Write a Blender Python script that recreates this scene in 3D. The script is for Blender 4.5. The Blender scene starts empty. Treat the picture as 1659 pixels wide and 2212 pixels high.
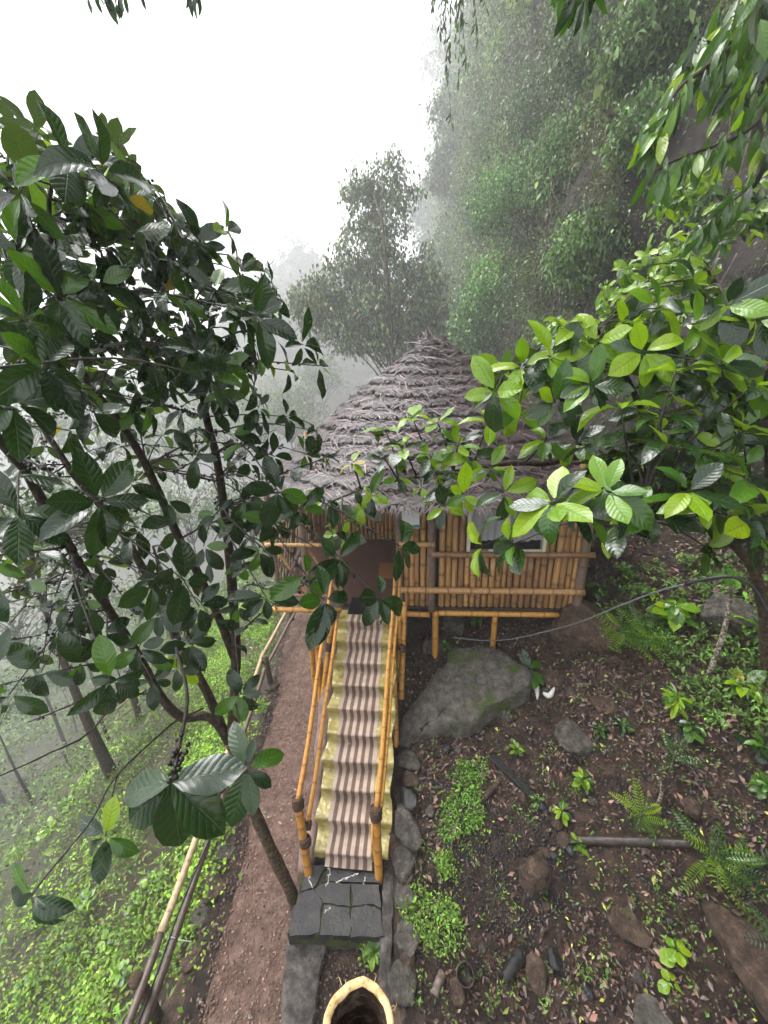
import bpy, math, random
import numpy as np
from mathutils import Matrix, Vector

rng = np.random.default_rng(11)
random.seed(11)
scene = bpy.context.scene
col = scene.collection

# ------------------------------------------------------------------ camera
PITCH, ROLL, FPX, CZ = 20.0, -2.0, 833.0, 6.1      # focal length in px of a 1659x2212 picture
_p, _r = math.radians(90 - PITCH), math.radians(ROLL)
RX = np.array([[1, 0, 0], [0, math.cos(_p), -math.sin(_p)], [0, math.sin(_p), math.cos(_p)]])
RZ = np.array([[math.cos(_r), -math.sin(_r), 0], [math.sin(_r), math.cos(_r), 0], [0, 0, 1]])
RC = RX @ RZ
CAM = np.array([0.0, 0.0, CZ])
cd = bpy.data.cameras.new('camera')
cam = bpy.data.objects.new('camera', cd)
col.objects.link(cam)
M4 = Matrix.Identity(4)
for i in range(3):
    for j in range(3):
        M4[i][j] = RC[i, j]
M4.translation = Vector(CAM)
cam.matrix_world = M4
cd.sensor_fit = 'VERTICAL'
cd.sensor_height = 24.0
cd.sensor_width = 18.0
cd.lens = FPX / 2212 * 24.0
cd.clip_start = 0.05
cd.clip_end = 600
scene.camera = cam

# ------------------------------------------------------------------ world, sun, exposure
SUN_EL, SUN_AZ = 62.0, -60.0          # a bright patch of overcast, up and to the left
w = bpy.data.worlds.new('World')
scene.world = w
w.use_nodes = True
wn = w.node_tree
wn.nodes.clear()
sky = wn.nodes.new('ShaderNodeTexSky')
sky.sky_type = 'NISHITA'
sky.sun_disc = False
sky.sun_elevation = math.radians(SUN_EL)
sky.sun_rotation = math.radians(SUN_AZ)
sky.dust_density = 4.0
sky.air_density = 1.0
hs = wn.nodes.new('ShaderNodeHueSaturation')
hs.inputs['Saturation'].default_value = 0.10     # cloud cover: white light
bg = wn.nodes.new('ShaderNodeBackground')
bg.inputs['Strength'].default_value = 0.15
out = wn.nodes.new('ShaderNodeOutputWorld')
wn.links.new(sky.outputs[0], hs.inputs['Color'])
wn.links.new(hs.outputs[0], bg.inputs['Color'])
wn.links.new(bg.outputs[0], out.inputs['Surface'])
sd = bpy.data.lights.new('sun', 'SUN')
sd.energy = 1.0
sd.angle = math.radians(40)
sd.color = (1.0, 0.97, 0.93)
sun = bpy.data.objects.new('sun', sd)
col.objects.link(sun)
_e, _a = math.radians(SUN_EL), math.radians(SUN_AZ)
sdir = Vector((math.sin(_a) * math.cos(_e), math.cos(_a) * math.cos(_e), math.sin(_e)))
sun.rotation_euler = sdir.to_track_quat('Z', 'Y').to_euler()
sun.location = sdir * 40
scene.view_settings.view_transform = 'Standard'
scene.view_settings.look = 'None'
scene.view_settings.gamma = 1.0
scene.view_settings.use_curve_mapping = False
scene.view_settings.exposure = 1.8
scene.render.engine = 'CYCLES'
cy = scene.cycles
cy.use_denoising = True
cy.max_bounces = 6
cy.diffuse_bounces = 3
cy.glossy_bounces = 2
cy.transmission_bounces = 4
cy.volume_bounces = 3
cy.transparent_max_bounces = 8
cy.use_adaptive_sampling = True
cy.adaptive_threshold = 0.03
cy.caustics_reflective = False
cy.caustics_refractive = False
HAZE = 0.0044

# ------------------------------------------------------------------ pixel -> place helpers (1659x2212 picture)
def ray(px, py):
    return RC @ np.array([(px - 829.5) / FPX, -(py - 1106) / FPX, -1.0])

def W(px, py, d):
    return CAM + ray(px, py) * d

def G(px, py, z):
    v = ray(px, py)
    return CAM + v * ((z - CZ) / v[2])

def sstep(a, b, x):
    t = np.clip((x - a) / (b - a), 0, 1)
    return t * t * (3 - 2 * t)

def wob(x, y, s, seed=0.0):
    return (np.sin(x * s * 1.7 + y * s * 0.9 + seed) + np.sin(x * s * -0.8 + y * s * 2.1 + seed * 2.3 + 1.3)
            + np.sin(x * s * 3.1 - y * s * 2.6 + seed * 0.7) * 0.5 + np.sin(y * s * 4.3 + x * s * 3.7 + 2 * seed) * 0.35) / 2.85

def path_edge(y):
    return -2.2 - 0.09 * (y - 2)

def terrain(x, y):
    x = np.asarray(x, float); y = np.asarray(y, float)
    g = np.where(y < 2.6, 0.10 * (y - 2.6), 0.32 * (np.minimum(y, 6.4) - 2.6)) + 0.03 * np.maximum(0, y - 6.4)
    g = g + 0.22 * np.clip(x - 1.2, 0, 1) + 0.6 * (np.clip(x, 2.2, 6.4) - 2.2)
    g = g + 0.05 * wob(x, y, 1.6) * sstep(0.2, 0.8, x) + 0.02 * wob(x, y, 5.0, 2.0) * sstep(0.2, 0.8, x)
    p = -0.3 - 0.10 * np.maximum(0, y - 9)
    lo = np.where(y > 3.0, -0.95, -0.28)
    hi = np.where(y > 3.0, 0.05, 0.02)
    t = sstep(lo, hi, x)
    z = p * (1 - t) + g * t
    d = np.maximum(0, path_edge(y) - x)
    z = z - 0.62 * np.minimum(d, 5) - 1.0 * np.clip(d - 5, 0, 15) - 0.3 * np.clip(d - 20, 0, 40) + 0.22 * wob(x, y, 0.8, 4.0) * sstep(0.3, 3, d) + 0.7 * wob(x, y, 0.22, 1.0) * sstep(3, 9, d)
    far = np.maximum(0, y - 13)
    z = z - 0.16 * np.minimum(far, 60) * (1 - sstep(0, 5, x)) + 0.5 * wob(x, y, 0.25, 3.0) * sstep(0, 8, far)
    return z

def terr(x, y):
    return float(terrain(x, y))

def GT(px, py, dmax=120.0):
    """where the ray through a pixel meets the ground"""
    v = ray(px, py)
    ds = np.concatenate([np.linspace(0.5, 14, 600), np.linspace(14.05, dmax, 800)])
    P = CAM[None] + v[None] * ds[:, None]
    below = P[:, 2] < terrain(P[:, 0], P[:, 1])
    i = int(np.argmax(below)) if below.any() else len(ds) - 1
    p = P[i].copy(); p[2] = terr(p[0], p[1])
    return p

# ------------------------------------------------------------------ mesh helpers
def link(name, mesh, mat=None, parent=None, loc=None):
    o = bpy.data.objects.new(name, mesh)
    col.objects.link(o)
    if mat is not None and len(mesh.materials) == 0:
        mesh.materials.append(mat)
    if parent is not None:
        o.parent = parent
    if loc is not None:
        o.location = loc
    return o

def tag(o, label=None, cat=None, group=None, kind=None):
    if label: o['label'] = label
    if cat: o['category'] = cat
    if group: o['group'] = group
    if kind: o['kind'] = kind
    return o

def empty(name, loc, label=None, cat=None, group=None):
    o = bpy.data.objects.new(name, None)
    o.empty_display_size = 0.1
    col.objects.link(o)
    o.location = loc
    return tag(o, label, cat, group)

def mk(name, V, Fc, smooth=True, mat=None, C=None, node=None, UV=None):
    """mesh from vertex array and face list; optional colour / node attributes per vertex"""
    me = bpy.data.meshes.new(name)
    V = np.asarray(V, np.float32)
    if isinstance(Fc, np.ndarray):
        n, k = Fc.shape
        me.vertices.add(len(V)); me.vertices.foreach_set('co', V.ravel())
        me.loops.add(n * k); me.loops.foreach_set('vertex_index', Fc.ravel().astype(np.int32))
        me.polygons.add(n); me.polygons.foreach_set('loop_start', (np.arange(n) * k).astype(np.int32))
        me.update(calc_edges=True)
    else:
        me.from_pydata(V.tolist(), [], Fc)
        me.update()
    if smooth:
        me.polygons.foreach_set('use_smooth', np.ones(len(me.polygons), bool))
    if C is not None:
        a = me.attributes.new('tint', 'FLOAT_COLOR', 'POINT')
        C4 = np.ones((len(V), 4), np.float32); C4[:, :3] = C
        a.data.foreach_set('color', C4.ravel())
    if node is not None:
        a = me.attributes.new('node', 'FLOAT', 'POINT')
        a.data.foreach_set('value', np.asarray(node, np.float32))
    if UV is not None:
        uv = me.uv_layers.new(name='UVMap')
        idx = np.zeros(len(me.loops), np.int32); me.loops.foreach_get('vertex_index', idx)
        uv.data.foreach_set('uv', np.asarray(UV, np.float32)[idx].ravel())
    if mat is not None:
        me.materials.append(mat)
    return me

def rebase(V, base):
    return np.asarray(V, float) - np.asarray(base, float)[None]

def smooth_line(P, n):
    """Catmull-Rom through points (m,k) -> n samples"""
    P = np.asarray(P, float)
    if len(P) == 2:
        t = np.linspace(0, 1, n)[:, None]
        return P[0] * (1 - t) + P[1] * t
    Q = np.vstack([2 * P[0] - P[1], P, 2 * P[-1] - P[-2]])
    u = np.linspace(0, len(P) - 1, n)
    i = np.minimum(u.astype(int), len(P) - 2); t = (u - i)[:, None]
    a, b, c, d = Q[i], Q[i + 1], Q[i + 2], Q[i + 3]
    return 0.5 * (2 * b + (c - a) * t + (2 * a - 5 * b + 4 * c - d) * t * t + (3 * b - a - 3 * c + d) * t ** 3)

def tube(P, R, seg=8, cap=True):
    """tube along points P with radii R -> V, faces(list), ring index per vertex"""
    P = np.asarray(P, float); R = np.broadcast_to(np.asarray(R, float), (len(P),))
    T = np.gradient(P, axis=0); T /= np.linalg.norm(T, axis=1)[:, None] + 1e-9
    up = np.array([0, 0, 1.0]) if abs(T[0][2]) < 0.9 else np.array([1.0, 0, 0])
    n = np.cross(up, T[0]); n /= np.linalg.norm(n)
    V = []
    for i in range(len(P)):
        n = n - T[i] * np.dot(n, T[i]); n /= np.linalg.norm(n) + 1e-9
        b = np.cross(T[i], n)
        a = np.linspace(0, 2 * np.pi, seg, endpoint=False)[:, None]
        V.append(P[i] + R[i] * (np.cos(a) * n + np.sin(a) * b))
    V = np.vstack(V)
    Fs = []
    for i in range(len(P) - 1):
        for j in range(seg):
            k = (j + 1) % seg
            Fs.append((i * seg + j, i * seg + k, (i + 1) * seg + k, (i + 1) * seg + j))
    if cap:
        Fs.append(tuple(range(seg - 1, -1, -1)))
        Fs.append(tuple((len(P) - 1) * seg + j for j in range(seg)))
    return V, Fs

def join_parts(parts):
    V, Fs, off = [], [], 0
    for v, f in parts:
        V.append(v); Fs += [tuple(i + off for i in q) for q in f]; off += len(v)
    return np.vstack(V), Fs

def bamboo_arrays(a, b, r, node_len=0.28, seg=10, taper=0.96, phase=None, bend=0.0):
    """a bamboo culm from a to b with swollen nodes"""
    a = np.asarray(a, float); b = np.asarray(b, float)
    Ln = np.linalg.norm(b - a)
    ph = rng.uniform(0.2, 0.8) * node_len if phase is None else phase
    ts, rr, nd = [0.0], [1.0], [0.0]
    s = ph
    while s < Ln - 0.03:
        for ds, k, q in ((-0.03, 1.0, 0.0), (-0.009, 1.03, 0.25), (0.0, 1.10, 1.0), (0.009, 1.02, 0.5), (0.03, 0.985, 0.0)):
            if 0 < s + ds < Ln:
                ts.append(s + ds); rr.append(k); nd.append(q)
        s += node_len * rng.uniform(0.85, 1.15)
    ts.append(Ln); rr.append(1.0); nd.append(0.0)
    ts = np.array(ts); o = np.argsort(ts); ts = ts[o]; rr = np.array(rr)[o]; nd = np.array(nd)[o]
    t = ts / Ln
    P = a[None] * (1 - t)[:, None] + b[None] * t[:, None]
    if bend:
        side = np.cross(b - a, [0.2, 0.3, 1.0]); side /= np.linalg.norm(side)
        P = P + side[None] * (bend * np.sin(np.pi * t) + bend * 0.4 * np.sin(3 * np.pi * t))[:, None]
    V, Fs = tube(P, r * rr * (1 + (taper - 1) * t), seg)
    return V, Fs, np.repeat(nd, seg)

def bamboo(name, a, b, r, mat, parent=None, node_len=0.28, seg=10, taper=0.96, bend=0.0, base=None):
    V, Fs, nd = bamboo_arrays(a, b, r, node_len, seg, taper, None, bend)
    base = np.asarray(parent.location if parent is not None else a, float) if base is None else np.asarray(base, float)
    me = mk(name, rebase(V, base), Fs, True, mat, node=nd)
    return link(name, me, None, parent, None if parent is not None else base)

def boxm(name, u0, u1, v0, v1, z0, z1, fr=None, mat=None, bevel=0.0):
    """box mesh in a frame (origin, u, v)"""
    V = np.array([(x, y, z) for z in (z0, z1) for y in (v0, v1) for x in (u0, u1)], float)
    if fr is not None:
        V = fr(V)
    Fs = [(0, 2, 3, 1), (4, 5, 7, 6), (0, 1, 5, 4), (2, 6, 7, 3), (0, 4, 6, 2), (1, 3, 7, 5)]
    me = mk(name, V, Fs, False, mat)
    if bevel > 0:
        import bmesh
        bm = bmesh.new(); bm.from_mesh(me)
        bmesh.ops.bevel(bm, geom=bm.edges[:], offset=bevel, segments=2, affect='EDGES', profile=0.6)
        bm.to_mesh(me); bm.free()
    return me

_ico = {}
def ico(sub):
    if sub not in _ico:
        import bmesh
        bm = bmesh.new(); bmesh.ops.create_icosphere(bm, subdivisions=sub, radius=1.0)
        V = np.array([v.co[:] for v in bm.verts]); Fs = np.array([[v.index for v in f.verts] for f in bm.faces])
        bm.free(); _ico[sub] = (V, Fs)
    return _ico[sub]

def rock_mesh(name, size, mat, seed, sub=3, cuts=11, rough=0.06, flat=None):
    r = np.random.default_rng(seed)
    V, Fs = ico(sub); V = V.copy()
    N = r.normal(size=(cuts, 3)); N /= np.linalg.norm(N, axis=1)[:, None]
    D = r.uniform(0.55, 0.9, cuts)
    if flat is not None:
        N[0] = np.array(flat) / np.linalg.norm(flat); D[0] = 0.45
    for n, d in zip(N, D):
        h = V @ n
        m = h > d
        V[m] -= np.outer(h[m] - d, n) * 0.92
    q = seed * 1.7
    V += V * (rough * (np.sin(V[:, 0] * 7 + q) * np.sin(V[:, 1] * 6 + q * 2) + 0.6 * np.sin(V[:, 2] * 11 + V[:, 0] * 9 + q) + 0.4 * np.sin(V[:, 1] * 17 + V[:, 2] * 13) + 0.5 * np.sin(V[:, 0] * 23 + V[:, 2] * 19 + q)))[:, None]
    V *= np.asarray(size)[None]
    return mk(name, V, Fs, True, mat)

# --- scattered leaf blades: one mesh of many small folded leaves
CARD_V = np.array([(0, 0, 0), (-0.5, 0.48, 0.10), (0.5, 0.48, 0.10), (0, 0.5, 0.0), (0, 1.0, -0.14)], float)
CARD_F = np.array([(0, 3, 1), (0, 2, 3), (1, 3, 4), (3, 2, 4)])

def frames(D, N):
    D = D / (np.linalg.norm(D, axis=1)[:, None] + 1e-9)
    X = np.cross(D, N); X /= np.linalg.norm(X, axis=1)[:, None] + 1e-9
    Z = np.cross(X, D)
    return X, D, Z

def scatter_arrays(P, D, N, L, Wd, C, cardV=CARD_V, cardF=CARD_F):
    P = np.asarray(P, float)
    n = len(P); X, Y, Z = frames(np.asarray(D, float), np.asarray(N, float))
    L = np.broadcast_to(L, (n,)); Wd = np.broadcast_to(Wd, (n,))
    V = (P[:, None] + X[:, None] * (cardV[None, :, 0:1] * Wd[:, None, None]) + Y[:, None] * (cardV[None, :, 1:2] * L[:, None, None])
         + Z[:, None] * (cardV[None, :, 2:3] * L[:, None, None])).reshape(-1, 3)
    k = len(cardV)
    Fs = (cardF[None] + (np.arange(n) * k)[:, None, None]).reshape(-1, cardF.shape[1])
    Cc = np.repeat(np.asarray(C, float), k, axis=0)
    return V, Fs, Cc

def scatter(name, mat, P, D, N, L, Wd, C, parent=None, base=None, smooth=False, cardV=CARD_V, cardF=CARD_F):
    V, Fs, Cc = scatter_arrays(P, D, N, L, Wd, C, cardV, cardF)
    if base is None:
        base = np.array(parent.location) if parent is not None else np.zeros(3)
    me = mk(name, V - np.asarray(base)[None], Fs, smooth, mat, C=Cc)
    o = link(name, me, None, parent, None if parent is not None else base)
    return tag(o, kind='stuff')

def rdir(n):
    v = rng.normal(size=(n, 3)); return v / np.linalg.norm(v, axis=1)[:, None]

def tints(n, base, var=0.25, hue=0.12):
    b = np.asarray(base, float)
    k = np.exp(rng.normal(0, var, (n, 1)))
    h = np.exp(rng.normal(0, hue, (n, 3)))
    return np.clip(b[None] * k * h, 0.002, 0.9)

# ------------------------------------------------------------------ materials
def newmat(name):
    m = bpy.data.materials.new(name); m.use_nodes = True
    nt = m.node_tree
    b = nt.nodes['Principled BSDF']
    return m, nt, b

def nd(nt, t, **kw):
    n = nt.nodes.new(t)
    for k, v in kw.items():
        if k in n.inputs: n.inputs[k].default_value = v
        else: setattr(n, k, v)
    return n

def ramp(nt, fac, stops):
    r = nt.nodes.new('ShaderNodeValToRGB')
    e = r.color_ramp.elements
    e[0].position, e[0].color = stops[0][0], (*stops[0][1], 1)
    e[1].position, e[1].color = stops[-1][0], (*stops[-1][1], 1)
    for p, c in stops[1:-1]:
        q = e.new(p); q.color = (*c, 1)
    nt.links.new(fac, r.inputs[0])
    return r.outputs[0]

def noise(nt, scale, detail=6, rough=0.6, coord='Object', vec=None):
    if vec is None:
        tc = nd(nt, 'ShaderNodeTexCoord'); vec = tc.outputs[coord]
    n = nd(nt, 'ShaderNodeTexNoise', Scale=scale, Detail=detail, Roughness=rough)
    nt.links.new(vec, n.inputs['Vector'])
    return n.outputs['Fac']

def bump(nt, b, h, strength=0.4, dist=0.02):
    bp = nd(nt, 'ShaderNodeBump', Strength=strength, Distance=dist)
    nt.links.new(h, bp.inputs['Height'])
    nt.links.new(bp.outputs[0], b.inputs['Normal'])
    return bp

def mixc(nt, fac, a, b_, mode='MIX'):
    m = nd(nt, 'ShaderNodeMix', data_type='RGBA', blend_type=mode)
    if isinstance(fac, float): m.inputs[0].default_value = fac
    else: nt.links.new(fac, m.inputs[0])
    for s, v in ((6, a), (7, b_)):
        if isinstance(v, tuple): m.inputs[s].default_value = (*v, 1)
        else: nt.links.new(v, m.inputs[s])
    return m.outputs[2]

def surf(name, stops, scale=4, rough=0.7, bs=0.4, bscale=None, dist=0.02, coord='Object', spec=0.4, detail=8):
    m, nt, b = newmat(name)
    f = noise(nt, scale, detail, 0.72, coord)
    stops = [(0.5 + (p - 0.5) * 0.6, c) for p, c in stops]
    nt.links.new(ramp(nt, f, stops), b.inputs['Base Color'])
    b.inputs['Roughness'].default_value = rough
    b.inputs['Specular IOR Level'].default_value = spec
    if bs:
        bump(nt, b, noise(nt, bscale or scale * 3, 8, 0.7, coord), bs, dist)
    return m

def leaf_mat(name, dark, light, rough=0.3, trans=0.22, vein=(0.10, 0.16, 0.04), under=(0.07, 0.11, 0.04), var=0.22):
    """broad leaf: pinnate veins from the blade's own UV, waxy top, duller underside"""
    m, nt, b = newmat(name)
    L = nt.links.new
    oi = nd(nt, 'ShaderNodeObjectInfo')
    base = mixc(nt, oi.outputs['Random'], dark, light)
    tc = nd(nt, 'ShaderNodeTexCoord')
    nz = noise(nt, 9, 4, 0.6, 'Object')
    base = mixc(nt, nz, base, mixc(nt, 1.0, base, (0.62, 0.66, 0.6), 'MULTIPLY'))
    spot = ramp(nt, noise(nt, 5.0, 6, 0.75, 'Object'), [(0.66, (0, 0, 0)), (0.74, (0.55, 0.55, 0.55))])      # blemishes
    base = mixc(nt, spot, base, (0.10, 0.075, 0.02))
    sx = nd(nt, 'ShaderNodeSeparateXYZ'); L(tc.outputs['UV'], sx.inputs[0])
    ab = nd(nt, 'ShaderNodeMath', operation='SUBTRACT'); L(sx.outputs[0], ab.inputs[0]); ab.inputs[1].default_value = 0.5
    aa = nd(nt, 'ShaderNodeMath', operation='ABSOLUTE'); L(ab.outputs[0], aa.inputs[0])
    k = nd(nt, 'ShaderNodeMath', operation='MULTIPLY_ADD'); L(aa.outputs[0], k.inputs[0]); k.inputs[1].default_value = -0.42; L(sx.outputs[1], k.inputs[2])
    s = nd(nt, 'ShaderNodeMath', operation='MULTIPLY'); L(k.outputs[0], s.inputs[0]); s.inputs[1].default_value = 8.0
    fr = nd(nt, 'ShaderNodeMath', operation='PINGPONG'); L(s.outputs[0], fr.inputs[0]); fr.inputs[1].default_value = 0.5
    vmask = ramp(nt, fr.outputs[0], [(0.0, (1, 1, 1)), (0.09, (0, 0, 0))])
    mid = ramp(nt, aa.outputs[0], [(0.012, (1, 1, 1)), (0.035, (0, 0, 0))])
    vm = nd(nt, 'ShaderNodeMath', operation='MAXIMUM'); L(vmask, vm.inputs[0]); L(mid, vm.inputs[1])
    vv = nd(nt, 'ShaderNodeMath', operation='MULTIPLY'); L(vm.outputs[0], vv.inputs[0]); vv.inputs[1].default_value = var
    top = mixc(nt, vv.outputs[0], base, vein)
    ge = nd(nt, 'ShaderNodeNewGeometry')
    colr = mixc(nt, ge.outputs['Backfacing'], top, mixc(nt, 0.55, top, under))
    L(colr, b.inputs['Base Color'])
    b.inputs['Roughness'].default_value = rough
    b.inputs['Specular IOR Level'].default_value = 0.5
    # blade pillows up between the veins
    pw = nd(nt, 'ShaderNodeMath', operation='POWER'); L(fr.outputs[0], pw.inputs[0]); pw.inputs[1].default_value = 0.45
    hh = nd(nt, 'ShaderNodeMath', operation='SUBTRACT'); L(pw.outputs[0], hh.inputs[0]); L(mid, hh.inputs[1])
    bump(nt, b, hh.outputs[0], 0.42, 0.006)
    b.inputs['Coat Weight'].default_value = 0.6
    b.inputs['Coat Roughness'].default_value = 0.12
    tr = nd(nt, 'ShaderNodeBsdfTranslucent')
    L(mixc(nt, 1.0, colr, (1.5, 1.5, 0.5), 'MULTIPLY'), tr.inputs['Color'])
    ms = nd(nt, 'ShaderNodeMixShader'); ms.inputs[0].default_value = trans
    L(b.outputs[0], ms.inputs[1]); L(tr.outputs[0], ms.inputs[2])
    L(ms.outputs[0], nt.nodes['Material Output'].inputs['Surface'])
    return m

def tint_mat(name, rough=0.5, trans=0.25, spec=0.4):
    """many small pieces: colour per piece from the mesh's own attribute"""
    m, nt, b = newmat(name)
    a = nd(nt, 'ShaderNodeAttribute', attribute_name='tint')
    nt.links.new(a.outputs['Color'], b.inputs['Base Color'])
    b.inputs['Roughness'].default_value = rough
    b.inputs['Specular IOR Level'].default_value = spec
    if trans:
        tr = nd(nt, 'ShaderNodeBsdfTranslucent'); nt.links.new(a.outputs['Color'], tr.inputs['Color'])
        ms = nd(nt, 'ShaderNodeMixShader'); ms.inputs[0].default_value = trans
        nt.links.new(b.outputs[0], ms.inputs[1]); nt.links.new(tr.outputs[0], ms.inputs[2])
        nt.links.new(ms.outputs[0], nt.nodes['Material Output'].inputs['Surface'])
    return m

def bamboo_mat(name, c0, c1, ring, rough=0.35, stain=0.5):
    m, nt, b = newmat(name)
    L = nt.links.new
    oi = nd(nt, 'ShaderNodeObjectInfo')
    base = mixc(nt, oi.outputs['Random'], c0, c1)
    tc = nd(nt, 'ShaderNodeTexCoord')
    mp = nd(nt, 'ShaderNodeMapping'); mp.inputs['Scale'].default_value = (14, 14, 3.0); L(tc.outputs['Object'], mp.inputs[0])
    st = noise(nt, 1.6, 8, 0.7, vec=mp.outputs[0])
    dk = mixc(nt, 1.0, base, (0.42, 0.36, 0.34), 'MULTIPLY')
    base = mixc(nt, ramp(nt, st, [(0.46, (0, 0, 0)), (0.70, (stain, stain, stain))]), base, dk)
    at = nd(nt, 'ShaderNodeAttribute', attribute_name='node')
    base = mixc(nt, at.outputs['Fac'], base, ring)
    L(base, b.inputs['Base Color'])
    b.inputs['Roughness'].default_value = rough
    b.inputs['Specular IOR Level'].default_value = 0.5
    mp2 = nd(nt, 'ShaderNodeMapping'); mp2.inputs['Scale'].default_value = (60, 60, 6); L(tc.outputs['Object'], mp2.inputs[0])
    bump(nt, b, noise(nt, 1.0, 4, 0.6, vec=mp2.outputs[0]), 0.15, 0.004)
    return m

MT = {}
MT['leaf_dark'] = leaf_mat('leaf_dark', (0.010, 0.034, 0.010), (0.028, 0.074, 0.014), 0.2, 0.24)
MT['leaf_mid'] = leaf_mat('leaf_mid', (0.042, 0.13, 0.010), (0.095, 0.23, 0.012), 0.2, 0.3, vein=(0.17, 0.28, 0.06), under=(0.10, 0.17, 0.05), var=0.36)
MT['leaf_lime'] = leaf_mat('leaf_lime', (0.17, 0.37, 0.007), (0.38, 0.54, 0.010), 0.25, 0.36, vein=(0.09, 0.21, 0.02), under=(0.22, 0.33, 0.05), var=0.55)
MT['leaf_gold'] = leaf_mat('leaf_gold', (0.50, 0.36, 0.02), (0.42, 0.42, 0.03), 0.4, 0.30, vein=(0.5, 0.4, 0.05), under=(0.35, 0.26, 0.04))
MT['foliage'] = tint_mat('foliage', 0.42, 0.28, 0.45)
MT['litter'] = tint_mat('litter', 0.36, 0.0, 0.5)
MT['thatch'] = tint_mat('thatch', 0.42, 0.0, 0.5)
MT['bamboo_yellow'] = bamboo_mat('bamboo_yellow', (0.62, 0.32, 0.06), (0.48, 0.225, 0.045), (0.20, 0.08, 0.022), 0.32, 0.75)
MT['bamboo_brown'] = bamboo_mat('bamboo_brown', (0.60, 0.345, 0.135), (0.27, 0.15, 0.075), (0.11, 0.055, 0.028), 0.28, 0.9)
MT['bamboo_grey'] = bamboo_mat('bamboo_grey', (0.24, 0.17, 0.12), (0.15, 0.11, 0.085), (0.07, 0.05, 0.04), 0.45, 0.8)
MT['bamboo_pale'] = bamboo_mat('bamboo_pale', (0.50, 0.38, 0.22), (0.42, 0.32, 0.19), (0.18, 0.12, 0.07), 0.5, 0.8)
MT['bamboo_dark'] = bamboo_mat('bamboo_dark', (0.11, 0.075, 0.06), (0.08, 0.06, 0.05), (0.04, 0.03, 0.025), 0.45, 0.7)
MT['rope'] = surf('rope', [(0.3, (0.045, 0.026, 0.016)), (0.7, (0.10, 0.06, 0.035))], 40, 0.9, 0.8, 90, 0.01)
MT['bark_dark'] = surf('bark_dark', [(0.35, (0.020, 0.014, 0.011)), (0.55, (0.05, 0.035, 0.022)), (0.72, (0.11, 0.08, 0.04))], 22, 0.75, 0.6, 60, 0.01)
MT['bark_brown'] = surf('bark_brown', [(0.3, (0.022, 0.015, 0.011)), (0.5, (0.062, 0.042, 0.022)), (0.7, (0.15, 0.105, 0.055))], 18, 0.8, 0.7, 50, 0.012)
MT['bark_lichen'] = surf('bark_lichen', [(0.38, (0.06, 0.045, 0.032)), (0.5, (0.16, 0.12, 0.08)), (0.6, (0.42, 0.40, 0.33))], 26, 0.85, 0.6, 60, 0.01)
MT['twig'] = surf('twig', [(0.3, (0.014, 0.011, 0.010)), (0.7, (0.04, 0.03, 0.022))], 40, 0.6, 0.5, 90, 0.004)
MT['berry'] = surf('berry', [(0.3, (0.008, 0.007, 0.007)), (0.7, (0.02, 0.016, 0.014))], 60, 0.35, 0.0)
MT['soil_'] = surf('soil', [(0.3, (0.022, 0.013, 0.010)), (0.5, (0.050, 0.030, 0.021)), (0.72, (0.095, 0.058, 0.038))], 3.0, 0.7, 0.9, 22, 0.03, spec=0.35, detail=12)
MT['path'] = surf('path', [(0.3, (0.10, 0.060, 0.046)), (0.55, (0.18, 0.112, 0.086)), (0.75, (0.27, 0.18, 0.145))], 9.0, 0.62, 1.0, 55, 0.04, spec=0.35, detail=12)
MT['rock_grey'] = surf('rock_grey', [(0.3, (0.040, 0.035, 0.030)), (0.52, (0.095, 0.084, 0.072)), (0.72, (0.18, 0.16, 0.135))], 9, 0.5, 1.0, 30, 0.05, detail=14)
MT['rock_brown'] = surf('rock_brown', [(0.3, (0.040, 0.026, 0.019)), (0.52, (0.095, 0.060, 0.042)), (0.72, (0.17, 0.115, 0.08))], 9, 0.5, 1.0, 30, 0.05, detail=14)
MT['rock_dark'] = surf('rock_dark', [(0.3, (0.012, 0.012, 0.013)), (0.55, (0.026, 0.025, 0.025)), (0.75, (0.05, 0.046, 0.043))], 7, 0.28, 0.8, 30, 0.015, detail=12)
MT['concrete'] = surf('concrete', [(0.3, (0.030, 0.026, 0.024)), (0.5, (0.075, 0.064, 0.058)), (0.7, (0.15, 0.13, 0.115))], 9, 0.42, 0.9, 60, 0.03, detail=14)
MT['mud_wall'] = surf('mud_wall', [(0.3, (0.12, 0.078, 0.062)), (0.55, (0.20, 0.135, 0.11)), (0.75, (0.27, 0.19, 0.155))], 7, 0.75, 0.8, 30, 0.02, detail=12)
MT['char'] = surf('char', [(0.3, (0.006, 0.006, 0.007)), (0.7, (0.022, 0.021, 0.021))], 20, 0.45, 0.9, 40, 0.01)
MT['wood_wet'] = surf('wood_wet', [(0.3, (0.022, 0.016, 0.014)), (0.7, (0.062, 0.044, 0.036))], 16, 0.35, 0.6, 40, 0.008)
MT['wood_plank'] = surf('wood_plank', [(0.3, (0.08, 0.058, 0.05)), (0.7, (0.20, 0.15, 0.125))], 16, 0.5, 0.6, 40, 0.008)
MT['cliff'] = surf('cliff', [(0.3, (0.018, 0.014, 0.012)), (0.5, (0.045, 0.035, 0.030)), (0.72, (0.10, 0.080, 0.066))], 0.9, 0.8, 1.0, 4.0, 0.25, detail=14)
MT['rubber'] = surf('rubber', [(0.3, (0.008, 0.008, 0.009)), (0.7, (0.02, 0.02, 0.021))], 30, 0.5, 0.3, 80, 0.004)
MT['hose'] = surf('hose', [(0.3, (0.085, 0.09, 0.095)), (0.7, (0.14, 0.145, 0.15))], 20, 0.4, 0.0)
MT['hose_black'] = surf('hose_black', [(0.3, (0.012, 0.012, 0.013)), (0.7, (0.03, 0.03, 0.03))], 20, 0.35, 0.0)
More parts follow.
